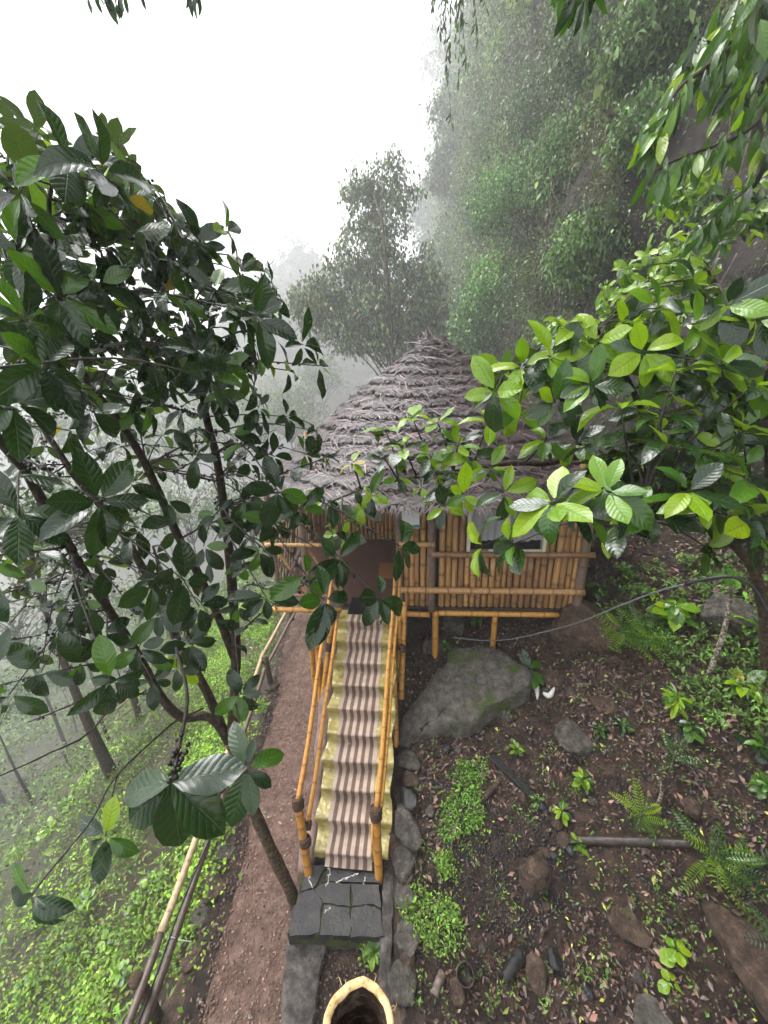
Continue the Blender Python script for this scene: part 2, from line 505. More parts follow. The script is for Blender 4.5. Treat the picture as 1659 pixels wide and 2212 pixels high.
MT['pvc'] = surf('pvc', [(0.3, (0.36, 0.37, 0.38)), (0.7, (0.46, 0.47, 0.48))], 12, 0.4, 0.0)
MT['cream'] = surf('cream', [(0.3, (0.62, 0.58, 0.42)), (0.7, (0.74, 0.70, 0.54))], 8, 0.45, 0.15, 40, 0.004)
MT['curtain'] = surf('curtain', [(0.3, (0.62, 0.63, 0.65)), (0.7, (0.74, 0.75, 0.77))], 6, 0.85, 0.3, 60, 0.004)
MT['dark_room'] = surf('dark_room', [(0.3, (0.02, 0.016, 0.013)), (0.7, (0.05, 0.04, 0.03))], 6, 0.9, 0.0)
MT['string'] = surf('string', [(0.3, (0.55, 0.55, 0.53)), (0.7, (0.7, 0.7, 0.68))], 30, 0.7, 0.0)
MT['coir'] = surf('coir', [(0.3, (0.20, 0.085, 0.025)), (0.7, (0.34, 0.16, 0.05))], 60, 0.9, 0.8, 120, 0.008)
MT['chip_white'] = surf('chip_white', [(0.3, (0.5, 0.48, 0.44)), (0.7, (0.72, 0.70, 0.66))], 20, 0.6, 0.3)

def mossy(name, base_stops, moss_lo, moss_hi, scale):
    m, nt, b = newmat(name)
    base_stops = [(0.5 + (p - 0.5) * 0.6, c) for p, c in base_stops]
    f = noise(nt, 7, 14, 0.74)
    g = noise(nt, scale, 8, 0.62)
    mo = ramp(nt, noise(nt, 30, 6, 0.7), [(0.3, (0.04, 0.07, 0.010)), (0.7, (0.13, 0.19, 0.025))])
    c = mixc(nt, ramp(nt, g, [(moss_lo, (0, 0, 0)), (moss_hi, (0.85, 0.85, 0.85))]), ramp(nt, f, base_stops), mo)
    nt.links.new(c, b.inputs['Base Color']); b.inputs['Roughness'].default_value = 0.6
    bump(nt, b, noise(nt, 9, 14, 0.75), 1.0, 0.14)
    return m
MT['rock_moss'] = mossy('rock_moss', [(0.3, (0.07, 0.062, 0.053)), (0.5, (0.15, 0.135, 0.115)), (0.7, (0.25, 0.225, 0.195))], 0.545, 0.59, 2.4)
MT['slab_side'] = mossy('slab_side', [(0.3, (0.03, 0.026, 0.022)), (0.7, (0.07, 0.058, 0.05))], 0.38, 0.6, 9.0)

# ground cover colours vary over soil, so the far slopes get their own material
def hill_mat(name, c0, c1, c2, s):
    return surf(name, [(0.3, c0), (0.5, c1), (0.72, c2)], s, 0.9, 1.0, s * 5, 0.2, detail=12)
MT['slope'] = hill_mat('slope', (0.03, 0.022, 0.014), (0.05, 0.05, 0.02), (0.09, 0.12, 0.035), 0.6)

m, nt, b = newmat('runner')                                  # brown and beige woven stripes
tc = nd(nt, 'ShaderNodeTexCoord'); sx = nd(nt, 'ShaderNodeSeparateXYZ'); nt.links.new(tc.outputs['UV'], sx.inputs[0])
ml = nd(nt, 'ShaderNodeMath', operation='MULTIPLY'); nt.links.new(sx.outputs[0], ml.inputs[0]); ml.inputs[1].default_value = 5.5
fr = nd(nt, 'ShaderNodeMath', operation='FRACT'); nt.links.new(ml.outputs[0], fr.inputs[0])
gt = ramp(nt, fr.outputs[0], [(0.47, (0, 0, 0)), (0.53, (1, 1, 1))])
ch = nd(nt, 'ShaderNodeTexChecker', Scale=1.0); mp = nd(nt, 'ShaderNodeMapping'); mp.inputs['Scale'].default_value = (120, 2000, 1)
nt.links.new(tc.outputs['UV'], mp.inputs[0]); nt.links.new(mp.outputs[0], ch.inputs['Vector'])
nz = noise(nt, 3.0, 10, 0.7)
bei = mixc(nt, 0.35, (0.50, 0.40, 0.32), mixc(nt, ch.outputs['Fac'], (0.50, 0.41, 0.33), (0.20, 0.14, 0.11)))
bro = mixc(nt, 0.25, (0.145, 0.088, 0.070), mixc(nt, ch.outputs['Fac'], (0.20, 0.13, 0.10), (0.08, 0.05, 0.04)))
c = mixc(nt, gt, bei, bro)
c = mixc(nt, ramp(nt, nz, [(0.44, (0, 0, 0)), (0.72, (0.75, 0.75, 0.75))]), c, mixc(nt, 1.0, c, (0.42, 0.38, 0.36), 'MULTIPLY'))
nt.links.new(c, b.inputs['Base Color']); b.inputs['Roughness'].default_value = 0.85
bump(nt, b, ch.outputs['Fac'], 0.25, 0.003)
MT['runner'] = m

m, nt, b = newmat('yellow_sheet')                            # wet olive-yellow plastic sheeting
nz = noise(nt, 5, 10, 0.65)
nt.links.new(ramp(nt, nz, [(0.3, (0.16, 0.125, 0.035)), (0.5, (0.36, 0.30, 0.10)), (0.7, (0.50, 0.43, 0.19))]), b.inputs['Base Color'])
b.inputs['Roughness'].default_value = 0.22; b.inputs['Specular IOR Level'].default_value = 0.6
bump(nt, b, noise(nt, 14, 4, 0.5), 0.7, 0.03)
MT['yellow_sheet'] = m

m, nt, b = newmat('brown_vinyl')                             # floor sheeting with a faint square print
tc = nd(nt, 'ShaderNodeTexCoord')
br = nd(nt, 'ShaderNodeTexBrick'); br.inputs['Scale'].default_value = 4.0; br.inputs['Mortar Size'].default_value = 0.012
br.offset = 0.0; br.inputs['Brick Width'].default_value = 0.5; br.inputs['Row Height'].default_value = 0.5
br.inputs['Color1'].default_value = (0.105, 0.052, 0.040, 1); br.inputs['Color2'].default_value = (0.115, 0.058, 0.045, 1); br.inputs['Mortar'].default_value = (0.085, 0.042, 0.033, 1)
nt.links.new(tc.outputs['Object'], br.inputs['Vector'])
nt.links.new(br.outputs['Color'], b.inputs['Base Color'])
b.inputs['Roughness'].default_value = 0.5
bump(nt, b, noise(nt, 3, 4, 0.5), 0.5, 0.05)
MT['brown_vinyl'] = m

m, nt, b = newmat('glass')
b.inputs['Base Color'].default_value = (0.03, 0.035, 0.035, 1); b.inputs['Roughness'].default_value = 0.04
tp = nd(nt, 'ShaderNodeBsdfTransparent'); ms = nd(nt, 'ShaderNodeMixShader'); ms.inputs[0].default_value = 0.16
nt.links.new(tp.outputs[0], ms.inputs[1]); nt.links.new(b.outputs[0], ms.inputs[2]); nt.links.new(ms.outputs[0], nt.nodes['Material Output'].inputs['Surface'])
MT['glass'] = m
# ================================================================== THE SETTING
# ground: one sheet, fine near the stairway, coarse far away
def axis(lo, hi, near_lo, near_hi, step, far_n):
    a = np.arange(near_lo, near_hi + step / 2, step)
    l = near_lo - (np.linspace(0, 1, far_n)[1:] ** 1.8) * (near_lo - lo)
    h = near_hi + (np.linspace(0, 1, far_n)[1:] ** 1.8) * (hi - near_hi)
    return np.concatenate([l[::-1], a, h])
gx = axis(-160, 60, -7, 8, 0.10, 40)
gy = axis(-14, 290, 0.4, 11, 0.10, 46)
XX, YY = np.meshgrid(gx, gy)
ZZ = terrain(XX, YY) + 0.012 * wob(XX, YY, 9.0, 5.0)
V = np.stack([XX, YY, ZZ], -1).reshape(-1, 3)
nx = len(gx)
ii, jj = np.meshgrid(np.arange(len(gy) - 1), np.arange(nx - 1), indexing='ij')
q = (ii * nx + jj).ravel()
GF = np.stack([q, q + 1, q + nx + 1, q + nx], 1)
m, nt, b = newmat('ground')                     # bare wet soil by the stairs, greener humus down the slope
so = ramp(nt, noise(nt, 6.0, 14, 0.75), [(0.38, (0.010, 0.0065, 0.005)), (0.5, (0.034, 0.0195, 0.0135)), (0.60, (0.085, 0.050, 0.034))])
gr = ramp(nt, noise(nt, 1.2, 12, 0.65), [(0.3, (0.025, 0.018, 0.012)), (0.5, (0.05, 0.045, 0.02)), (0.72, (0.07, 0.09, 0.03))])
tc = nd(nt, 'ShaderNodeTexCoord'); sx = nd(nt, 'ShaderNodeSeparateXYZ'); nt.links.new(tc.outputs['Object'], sx.inputs[0])
nt.links.new(mixc(nt, ramp(nt, nd(nt, 'ShaderNodeMapRange').outputs[0], [(0, (0, 0, 0)), (1, (1, 1, 1))]), so, gr), b.inputs['Base Color'])
mr = [n for n in nt.nodes if n.type == 'MAP_RANGE'][0]
nt.links.new(sx.outputs[0], mr.inputs[0]); mr.inputs[1].default_value = -2.3; mr.inputs[2].default_value = -4.5
b.inputs['Roughness'].default_value = 0.5
bump(nt, b, noise(nt, 26, 12, 0.75), 1.0, 0.06)
MT['ground'] = m
tag(link('ground', mk('ground', V, GF, True, MT['ground'])), kind='structure')

# trodden earth path along the left of the stairway
py_ = np.arange(-2, 13.01, 0.12); pu = np.linspace(0, 1, 12)
PV = []
for y in py_:
    xl = path_edge(y) + 0.04 + 0.06 * math.sin(y * 2.3) ; xr = -1.0 - 0.06 * max(0, y - 6) * 4
    for u in pu:
        x = xl * (1 - u) + xr * u
        PV.append((x, y, terr(x, y) + 0.022 + 0.008 * math.sin(x * 21 + y * 13) * math.sin(y * 17 - x * 9) - 0.05 * (abs(u - 0.5) * 2) ** 6))
PV = np.array(PV)
ii, jj = np.meshgrid(np.arange(len(py_) - 1), np.arange(len(pu) - 1), indexing='ij')
q = (ii * len(pu) + jj).ravel()
tag(link('path', mk('path', PV, np.stack([q, q + 1, q + len(pu) + 1, q + len(pu)], 1), True, MT['path'])), kind='structure')

# the steep wooded hillside on the right
def hill_x(y, t):
    """x of the rock face at distance y and height t above its foot"""
    base = 5.9 + 0.11 * np.maximum(0, y - 12) + 0.35 * np.maximum(0, 5 - y)
    bul = 0.7 * wob(y, t, 0.33, 1.0) + 0.35 * wob(y, t, 0.9, 2.0) + 0.14 * wob(y, t, 2.6, 3.0)
    ledge = 0.25 * np.sin(t * 1.1 + 0.25 * y)
    return base + 0.09 * t + bul * sstep(0, 2, t) + ledge * sstep(0, 2, t)

def hill_pt(y, t):
    return np.stack([hill_x(y, t), y, t + terrain(hill_x(y, t * 0), y) - 0.6], -1)
hy = np.concatenate([np.arange(-6, 16, 0.22), np.arange(16, 190, 1.0)])
ht = np.concatenate([np.arange(0, 14, 0.22), np.arange(14, 84, 1.0)])
HY, HT = np.meshgrid(hy, ht, indexing='ij')
HV_ = hill_pt(HY, HT).reshape(-1, 3)
ii, jj = np.meshgrid(np.arange(len(hy) - 1), np.arange(len(ht) - 1), indexing='ij')
q = (ii * len(ht) + jj).ravel()
tag(link('hillside', mk('hillside', HV_, np.stack([q, q + 1, q + len(ht) + 1, q + len(ht)], 1), True, MT['cliff'])), kind='structure')

# a farther spur of the hill, almost lost in the mist
def spur_z(x, y):
    return 62 - 0.75 * np.abs(x + 38.0) - 0.7 * np.maximum(0, 215 - y) + 4.5 * wob(x, y, 0.10, 6.0) + 2.5 * wob(x, y, 0.33, 2.0)
sx_ = np.linspace(-130, 90, 110); sy_ = np.linspace(120, 290, 70)
SX, SY = np.meshgrid(sx_, sy_, indexing='ij')
SZ = np.maximum(spur_z(SX, SY), -30)
ii, jj = np.meshgrid(np.arange(109), np.arange(69), indexing='ij'); q = (ii * 70 + jj).ravel()
tag(link('far_hill', mk('far_hill', np.stack([SX, SY, SZ], -1).reshape(-1, 3), np.stack([q, q + 1, q + 71, q + 70], 1), True, MT['slope'])), kind='structure')

# the mist
hz = boxm('haze', -170, 95, -18, 300, -62, 104)
m = bpy.data.materials.new('mist'); m.use_nodes = True; nt = m.node_tree; nt.nodes.clear()
pv = nt.nodes.new('ShaderNodeVolumePrincipled'); mo = nt.nodes.new('ShaderNodeOutputMaterial')
pv.inputs['Color'].default_value = (0.85, 0.86, 0.88, 1); pv.inputs['Density'].default_value = HAZE; pv.inputs['Anisotropy'].default_value = 0.2
nt.links.new(pv.outputs[0], mo.inputs['Volume'])
hz.materials.append(m)
tag(link('haze', hz), 'pale mist drifting between the hut and the hillside', 'mist', kind='stuff')

# ================================================================== THE HUT
HYAW = math.radians(-5.0)
HU = np.array([math.cos(HYAW), math.sin(HYAW), 0.0]); HVv = np.array([-math.sin(HYAW), math.cos(HYAW), 0.0])
HO = np.array([0.24, 5.97, 0.0])
FL = 2.12                                          # floor height
def hut(P):
    P = np.asarray(P, float)
    return HO + P[..., 0:1] * HU + P[..., 1:2] * HVv + P[..., 2:3] * np.array([0, 0, 1.0])
def hp(u, v, z):
    return hut(np.array([u, v, z]))
def HVP(px, py, v):
    """pixel -> (u, z) on the hut's vertical plane at depth v"""
    r = ray(px, py); o = HO + v * HVv
    t = np.dot(o - CAM, HVv) / np.dot(r, HVv)
    p = CAM + r * t
    return float(np.dot(p - HO, HU)), float(p[2])

hutE = empty('bamboo_hut', tuple(hp(0, 0, 0)), 'bamboo hut on stilts with a layered palm thatch roof and open porch', 'hut')
hb = np.array(hutE.location)
def hbox(name, u0, u1, v0, v1, z0, z1, mat, parent=hutE, bevel=0.0):
    me = boxm(name, u0, u1, v0, v1, z0, z1, lambda V: hut(V) - hb, mat, bevel)
    return link(name, me, None, parent)
def hbam(name, a, b, r, mat='bamboo_brown', parent=hutE, node_len=0.3, seg=10, bend=0.0):
    return bamboo(name, hp(*a), hp(*b), r, MT[mat], parent, node_len, seg, 0.97, bend, base=hb)

# floor
hbox('deck', -2.38, 3.05, 0.16, 4.75, FL - 0.10, FL - 0.006, MT['wood_plank'])
hbox('porch_floor', -2.36, -0.03, 0.02, 2.9, FL - 0.004, FL + 0.004, MT['brown_vinyl'])
hbox('room_floor', 0.06, 2.98, 0.3, 4.7, FL - 0.004, FL + 0.004, MT['brown_vinyl'])
hbox('bottom_plank', 0.02, 3.0, -0.03, 0.0, FL - 0.06, FL + 0.0, MT['wood_wet'])
# sills under the floor
hbam('beam', (0.68, -0.05, FL - 0.115), (2.98, -0.05, FL - 0.115), 0.05, 'bamboo_yellow', node_len=0.45)
hbam('beam', (0.0, -0.11, FL - 0.10), (0.52, -0.13, FL - 0.10), 0.05, 'bamboo_yellow')
hbam('beam', (-2.42, -0.10, FL - 0.06), (-1.05, -0.10, FL - 0.06), 0.05, 'bamboo_yellow')
hbox('edge_plank', -2.36, -1.1, -0.05, 0.3, FL - 0.004, FL + 0.035, MT['wood_plank'], bevel=0.006)
for k, v in enumerate((0.9, 2.2, 3.5, 4.6)):
    hbam('beam', (-2.4, v, FL - 0.17), (3.05, v, FL - 0.17), 0.06, 'bamboo_brown')

# wall canes: a few culms shared by all
cane_var = []
for k in range(7):
    Vc, Fc, ndv = bamboo_arrays((0, 0, 0), (0, 0, 1.0), 0.05, 0.30 + 0.02 * k, 10, 0.99, phase=0.05 + 0.04 * k)
    cane_var.append(mk('cane', Vc, Fc, True, MT['bamboo_brown'], node=ndv))
def cane(u, v, z0, z1, r, name='wall_cane', parent=hutE, mat=None):
    o = link(name, cane_var[rng.integers(7)], None, parent)
    p = hp(u, v, z0) - hb
    o.location = p
    o.rotation_euler = (rng.normal(0, 0.006), rng.normal(0, 0.006), rng.uniform(0, 6.28))
    o.scale = (r / 0.05, r / 0.05, (z1 - z0))
    return o

wu0, wz0 = HVP(1007, 1196, -0.03); wu1, _ = HVP(1176, 1196, -0.03)
wz1 = 4.08
TOPW = 4.34
u = 0.06
while u < 3.0:
    r = rng.uniform(0.040, 0.056)
    u += r
    if not (0.53 < u < 0.72) and u < 2.97:
        if wu0 - 0.02 < u < wu1 + 0.02:
            cane(u, 0.0, FL + 0.02, wz0 - 0.02, r)
            cane(u, 0.0, wz1 + 0.03, TOPW, r)
        else:
            cane(u, 0.0, FL + 0.02, TOPW, r)
    u += r + 0.006
for (v0, v1, uu) in ((0.06, 4.7, 3.02),):
    v = v0 + 0.1
    while v < v1:
        r = rng.uniform(0.045, 0.056); v += r
        cane(uu, v, FL + 0.02, TOPW + 0.3, r); v += r + 0.006
v = 0.12
while v < 2.85:                                   # porch side of the room, with the doorway left open
    r = rng.uniform(0.042, 0.054); v += r
    if 1.35 < v < 2.2:
        cane(0.0, v, FL + 1.75, TOPW + 0.4, r)
    else:
        cane(0.0, v, FL + 0.02, TOPW + 0.3, r)
    v += r + 0.006
u = -2.3
while u < -0.05:                                  # back wall of the porch
    r = rng.uniform(0.042, 0.054); u += r
    cane(u, 2.92, FL + 0.02, TOPW + 0.5, r); u += r + 0.006
# dark panels added behind the canes and as rear walls to block light
hbox('wall_blackout', 0.02, wu0, 0.055, 0.075, FL, TOPW, MT['dark_room'])
hbox('wall_blackout', wu1, 2.98, 0.055, 0.075, FL, TOPW, MT['dark_room'])
hbox('wall_blackout', wu0 + .001, wu1 - .001, 0.055, 0.075, FL, wz0, MT['dark_room'])
hbox('wall_blackout', wu0 + .001, wu1 - .001, 0.055, 0.075, wz1, TOPW, MT['dark_room'])
hbox('wall_blackout', 2.94, 2.96, 0.08, 4.74, FL, TOPW, MT['dark_room'])
hbox('wall_blackout', -2.36, 2.93, 4.76, 4.78, FL, TOPW, MT['dark_room'])
hbox('wall_blackout', -2.36, -0.02, 2.98, 3.0, FL, TOPW + 0.4, MT['dark_room'])
hbox('wall_blackout', -2.38, -2.365, 3.02, 4.74, FL, TOPW, MT['dark_room'])
hbox('wall_blackout', 0.055, 0.07, 0.09, 1.3, FL, TOPW, MT['dark_room'])
hbox('wall_blackout', 0.055, 0.07, 2.25, 4.74, FL, TOPW, MT['dark_room'])

# posts and rails of the front
pu_, _ = HVP(932, 1240, -0.06)
hbam('post', (pu_, -0.06, FL - 0.06), (pu_, -0.06, TOPW), 0.066, 'bamboo_grey', node_len=0.42)
hbam('post', (3.03, -0.05, FL - 0.25), (3.03, -0.05, TOPW), 0.082, 'bamboo_grey', node_len=0.45)
hbam('post', (0.0, -0.02, FL - 0.1), (0.0, -0.02, TOPW), 0.06, 'bamboo_grey', node_len=0.4)
_, zr = HVP(1050, 1276, -0.10)
hbam('rail', (-0.02, -0.11, zr - 0.0), (3.1, -0.11, zr), 0.058, 'bamboo_brown', node_len=0.36)
_, zr2 = HVP(1100, 1197, -0.09)
hbam('rail', (pu_ + 0.0, -0.12, zr2), (3.16, -0.12, zr2), 0.05, 'bamboo_brown', node_len=0.4)
_, zr3 = HVP(910, 1175, -0.09)
hbam('rail', (0.0, -0.11, zr3), (pu_ + 0.05, -0.11, zr3), 0.05, 'bamboo_brown', node_len=0.4)
# stilts
for (px, py, r_, mt_) in ((941, 1356, 0.062, 'bamboo_yellow'), (1071, 1362, 0.05, 'bamboo_yellow')):
    uu, _ = HVP(px, 1320, -0.05)
    p = hp(uu, -0.03, 0)
    hbam('stilt', (uu, -0.03, terr(p[0], p[1]) - 0.15), (uu, -0.03, FL - 0.09), r_, mt_, node_len=0.5)
for uu, vv in ((2.98, 0.25), (2.0, 2.2), (0.2, 2.4), (3.0, 4.4), (-1.62, 0.05), (-1.1, 0.08), (-0.06, -0.02), (-2.25, 2.6), (-1.1, 2.6), (-2.25, 4.6), (0.3, 4.6)):
    p = hp(uu, vv, 0)
    hbam('stilt', (uu, vv, terr(p[0], p[1]) - 0.15), (uu, vv, FL - 0.10), 0.055, 'bamboo_yellow' if vv < 1 else 'bamboo_grey', node_len=0.4)

# window: cream frame, sliding sashes, grey curtain
win = link('window', boxm('window', wu0 - 0.0, wu0 + 0.055, -0.075, 0.05, wz0, wz1, lambda V: hut(V) - hb, MT['cream'], 0.004), None, hutE)
def wpart(name, u0, u1, v0, v1, z0, z1, mat):
    return hbox(name, u0, u1, v0, v1, z0, z1, mat, win, 0.003)
wpart('frame', wu1 - 0.055, wu1, -0.075, 0.05, wz0, wz1, MT['cream'])
wpart('frame', wu0 + 0.056, wu1 - 0.056, -0.075, 0.05, wz0, wz0 + 0.05, MT['cream'])
wpart('frame', wu0 + 0.056, wu1 - 0.056, -0.075, 0.05, wz1 - 0.05, wz1, MT['cream'])
wm = wu0 + 0.52 * (wu1 - wu0)
wpart('sash', wm - 0.02, wm + 0.02, -0.055, -0.03, wz0 + 0.052, wz1 - 0.052, MT['cream'])
wpart('sash', wm - 0.3, wu1 - 0.058, -0.05, -0.028, wz0 + 0.052, wz0 + 0.085, MT['cream'])
wpart('pane', wm + 0.022, wu1 - 0.058, -0.042, -0.037, wz0 + 0.088, wz1 - 0.052, MT['glass'])
wpart('pane', wu0 + 0.058, wm - 0.022, -0.028, -0.023, wz0 + 0.053, wz1 - 0.052, MT['glass'])
cu = np.linspace(wu0 + 0.03, wu1 - 0.03, 150); CVv = []
for z in (wz0 + 0.20, wz0 + 0.5, wz1 - 0.02):
    for x in cu:
        CVv.append(hp(x, 0.035 + 0.018 * math.sin(x * 55 + 0.6 * math.sin(x * 13)) + 0.01 * math.sin(x * 23), z + 0.02 * math.sin(x * 9) * (z < wz0 + 0.3)) - hb)
q = np.array([(i * 150 + j, i * 150 + j + 1, (i + 1) * 150 + j + 1, (i + 1) * 150 + j) for i in range(2) for j in range(149)])
link('curtain', mk('curtain', np.array(CVv), q, True, MT['curtain']), None, win)

# open porch: posts, rail and crossed lattice
uA, _ = HVP(594, 1230, -0.02); uB, _ = HVP(655, 1180, -0.02); uC, _ = HVP(731, 1180, -0.02)
for uu, r_ in ((uA, 0.05), (uB, 0.062), (uC, 0.05)):
    hbam('post', (uu, -0.02, FL - 0.02), (uu + rng.uniform(-0.03, 0.03), 0.0, TOPW), r_, 'bamboo_grey', node_len=0.4)
_, zpr = HVP(660, 1175, -0.02)
hbam('rail', (uA - 0.1, -0.06, zpr), (uC + 0.03, -0.06, zpr), 0.036, 'bamboo_brown')
hbam('rail', (uA, -0.05, FL + 0.22), (uC, -0.05, FL + 0.22), 0.03, 'bamboo_brown')
for a_, b_ in ((uA, uB), (uB, uC)):
    hbam('lattice_cane', (a_, -0.03, FL + 0.1), (b_, -0.03, zpr), 0.028, 'bamboo_grey')
    hbam('lattice_cane', (b_, 0.03, FL + 0.1), (a_, 0.03, zpr), 0.028, 'bamboo_brown')
hbam('rail', (-2.36, 0.0, zpr), (-2.36, 2.9, zpr), 0.036, 'bamboo_brown')
hbam('rail', (-2.36, 0.0, FL + 0.15), (-2.36, 2.9, FL + 0.15), 0.036, 'bamboo_grey')
hbam('post', (-2.36, 1.45, FL), (-2.36, 1.45, TOPW), 0.05, 'bamboo_grey')
hbam('post', (-2.36, 2.85, FL), (-2.36, 2.85, TOPW), 0.05, 'bamboo_grey')
for k in range(15):
    v = -0.1 + k * 0.2
    hbam('lattice_cane', (-2.33, max(0, v), FL + 0.1), (-2.33, min(2.9, v + 0.75), zpr + 0.05), 0.022, 'bamboo_brown' if k % 2 else 'bamboo_grey', seg=8)
    hbam('lattice_cane', (-2.39, min(2.9, v + 0.75), FL + 0.1), (-2.39, max(0, v), zpr + 0.05), 0.022, 'bamboo_grey', seg=8)
# two slats hanging below the porch eave
hbam('hanging_cane', (-0.42, 1.3, FL + 1.05), (-0.42, 1.3, TOPW + 0.3), 0.026, 'bamboo_brown', seg=8)

# ---- thatch
RCu, RCv = 0.62, 2.56
RA, RB, RN = 3.30, 3.10, 2.7
APEX = 6.62
def roof_pt(phi, s):
    """world point on the roof surface; s = 0 apex .. 1 eave"""
    c, sn = np.cos(phi), np.sin(phi)
    n = 2.0 + (RN - 2.0) * np.clip(s * 1.4, 0, 1)
    k = (np.abs(c) ** n + np.abs(sn) ** n) ** (-1.0 / n)
    uu = RCu + RA * s * k * c; vv = RCv + RB * s * k * sn
    zz = APEX - 2.42 * np.power(np.maximum(s, 1e-6), 1.06) + 0.03 * np.sin(phi * 3 + s * 9)
    return hut(np.stack([uu, vv, zz], -1))
def roof_frame(phi, s):
    e = 1e-3
    p = roof_pt(phi, s)
    dn = roof_pt(phi, s + e) - p; dn /= np.linalg.norm(dn, axis=-1, keepdims=True)
    tg = roof_pt(phi + e, s) - p; tg /= np.linalg.norm(tg, axis=-1, keepdims=True) + 1e-9
    nm = np.cross(dn, tg); nm /= np.linalg.norm(nm, axis=-1, keepdims=True) + 1e-9
    nm *= np.sign(nm[..., 2:3])
    return p, dn, tg, nm
roof = None
NL = 14
edges = np.concatenate([[0.0], 0.055 + (1 - 0.055) * (np.arange(NL) / (NL - 1.0))])
STRIP_V = np.array([(-0.5, 0, 0), (0.5, 0, 0), (-0.45, 0.55, 0.05), (0.45, 0.55, 0.05), (0.0, 1.0, -0.02)], float)
STRIP_F = np.array([(0, 1, 3), (0, 3, 2), (2, 3, 4)])
for k in range(NL):
    s0, s1 = max(0.0, edges[k] - 0.02), edges[k + 1] + 0.012
    nph = 220
    ph = np.linspace(0, 2 * np.pi, nph, endpoint=False)
    rows = []
    lip = 0.11 + 0.03 * rng.random()
    for j, f in enumerate((0.0, 0.35, 0.7, 0.94, 1.0, 0.97)):
        jag = 0.010 * np.sin(ph * 37 + k) + 0.008 * np.sin(ph * 91 + 2 * k) + 0.016 * wob(ph * 6, ph * 0 + k, 1.0, k)
        s = s0 + (s1 - s0 + jag * (f > 0.8)) * f
        p, dn, tg, nm = roof_frame(ph, np.maximum(s, 0.002))
        off = (0.012 + lip * f) if j < 5 else -0.01
        off = off + 0.010 * wob(ph * 9, ph * 0 + f * 4, 1.0, k * 1.3) * (f > 0.2)
        rows.append(p + nm * np.reshape(np.broadcast_to(off, ph.shape), (-1, 1)))
    V = np.vstack(rows)
    Fs = []
    for j in range(5):
        a = j * nph + np.arange(nph); b2 = j * nph + (np.arange(nph) + 1) % nph
        Fs.append(np.stack([a, b2, b2 + nph, a + nph], 1))
    C = tints(len(V), (0.042, 0.033, 0.031), 0.25, 0.06)
    name = 'roof' if roof is None else 'thatch_layer'
    o = link(name, mk(name, V - hb, np.vstack(Fs), True, MT['thatch'], C=C), None, hutE if roof is None else roof)
    if roof is None:
        roof = o
    # loose and woven palm leaflets over this layer
    n = int(260 + 2300 * edges[k + 1])
    p_ = rng.uniform(0, 2 * np.pi, n); s_ = s0 + 0.01 + (s1 - s0 - 0.03) * rng.random(n) ** 1.3
    P, dn, tg, nm = roof_frame(p_, s_)
    f = (s_ - s0) / (s1 - s0)
    ang = np.where(rng.random(n) < 0.5, 1, -1) * np.radians(rng.normal(52, 16, n))
    wild = rng.random(n) < 0.08
    ang = np.where(wild, rng.uniform(-2.6, 2.6, n), ang)
    D = dn * np.cos(ang)[:, None] + tg * np.sin(ang)[:, None] + nm * rng.normal(0.05, 0.07, n)[:, None]
    P = P + nm * (0.02 + lip * f + rng.uniform(0.0, 0.028, n))[:, None]
    L = np.where(wild, rng.uniform(0.25, 0.6, n), rng.uniform(0.16, 0.36, n))
    Wd = rng.uniform(0.009, 0.022, n)
    C = tints(n, (0.092, 0.071, 0.073), 0.55, 0.05)
    C[rng.random(n) < 0.10] *= np.array([1.45, 1.05, 0.8])
    # fringe along the lower edge
    n2 = int(60 + 520 * edges[k + 1] * (3.4 if k == NL - 1 else 1))
    p2 = rng.uniform(0, 2 * np.pi, n2); P2, dn2, tg2, nm2 = roof_frame(p2, np.full(n2, s1 - 0.004))
    D2 = dn2 + tg2 * rng.normal(0, 0.55, n2)[:, None] + np.array([0, 0, -0.35]) + nm2 * 0.25
    P2 = P2 + nm2 * (lip + 0.012)
    L2 = rng.uniform(0.04, 0.10, n2) * (2.4 if k == NL - 1 else 1)
    C2 = tints(n2, (0.085, 0.068, 0.063), 0.4, 0.05)
    scatter('palm_strips', MT['thatch'], np.vstack([P, P2]), np.vstack([D, D2]), np.vstack([nm, nm2]), np.concatenate([L, L2]),
            np.concatenate([Wd, rng.uniform(0.008, 0.02, n2)]), np.vstack([C, C2]), roof, hb, False, STRIP_V, STRIP_F)
# small things of the hut that could be lifted away
su0, sz0 = HVP(869, 1124, -0.03); su1, _ = HVP(906, 1124, -0.03)
sg = empty('notice_board', tuple(hp((su0 + su1) / 2, -0.10, sz0 - 0.10)), 'small white notice with a green corner hung on the bamboo wall under the eave', 'notice')
sgb = np.array(sg.location)
_, zt = HVP(888, 1100, -0.1); _, zb = HVP(888, 1137, -0.1)
white = surf('notice_white', [(0.3, (0.70, 0.72, 0.74)), (0.7, (0.80, 0.81, 0.82))], 8, 0.5, 0.0)
green = surf('notice_green', [(0.3, (0.05, 0.22, 0.13)), (0.7, (0.07, 0.28, 0.17))], 8, 0.5, 0.0)
ink = surf('notice_ink', [(0.3, (0.07, 0.10, 0.13)), (0.7, (0.09, 0.12, 0.15))], 8, 0.6, 0.0)
link('board', boxm('board', su0, su1, -0.182, -0.174, zb, zt + 0.1, lambda V: hut(V) - sgb, white), None, sg)
link('corner', boxm('corner', su1 - 0.11, su1 - 0.004, -0.1855, -0.1825, zb + 0.01, zb + 0.055, lambda V: hut(V) - sgb, green), None, sg)
tcu = bpy.data.curves.new('lettering', 'FONT'); tcu.body = 'Thank You'; tcu.size = 0.068; tcu.extrude = 0.0008
tmp = bpy.data.objects.new('tmp_text', tcu); col.objects.link(tmp)
bpy.context.view_layer.update()
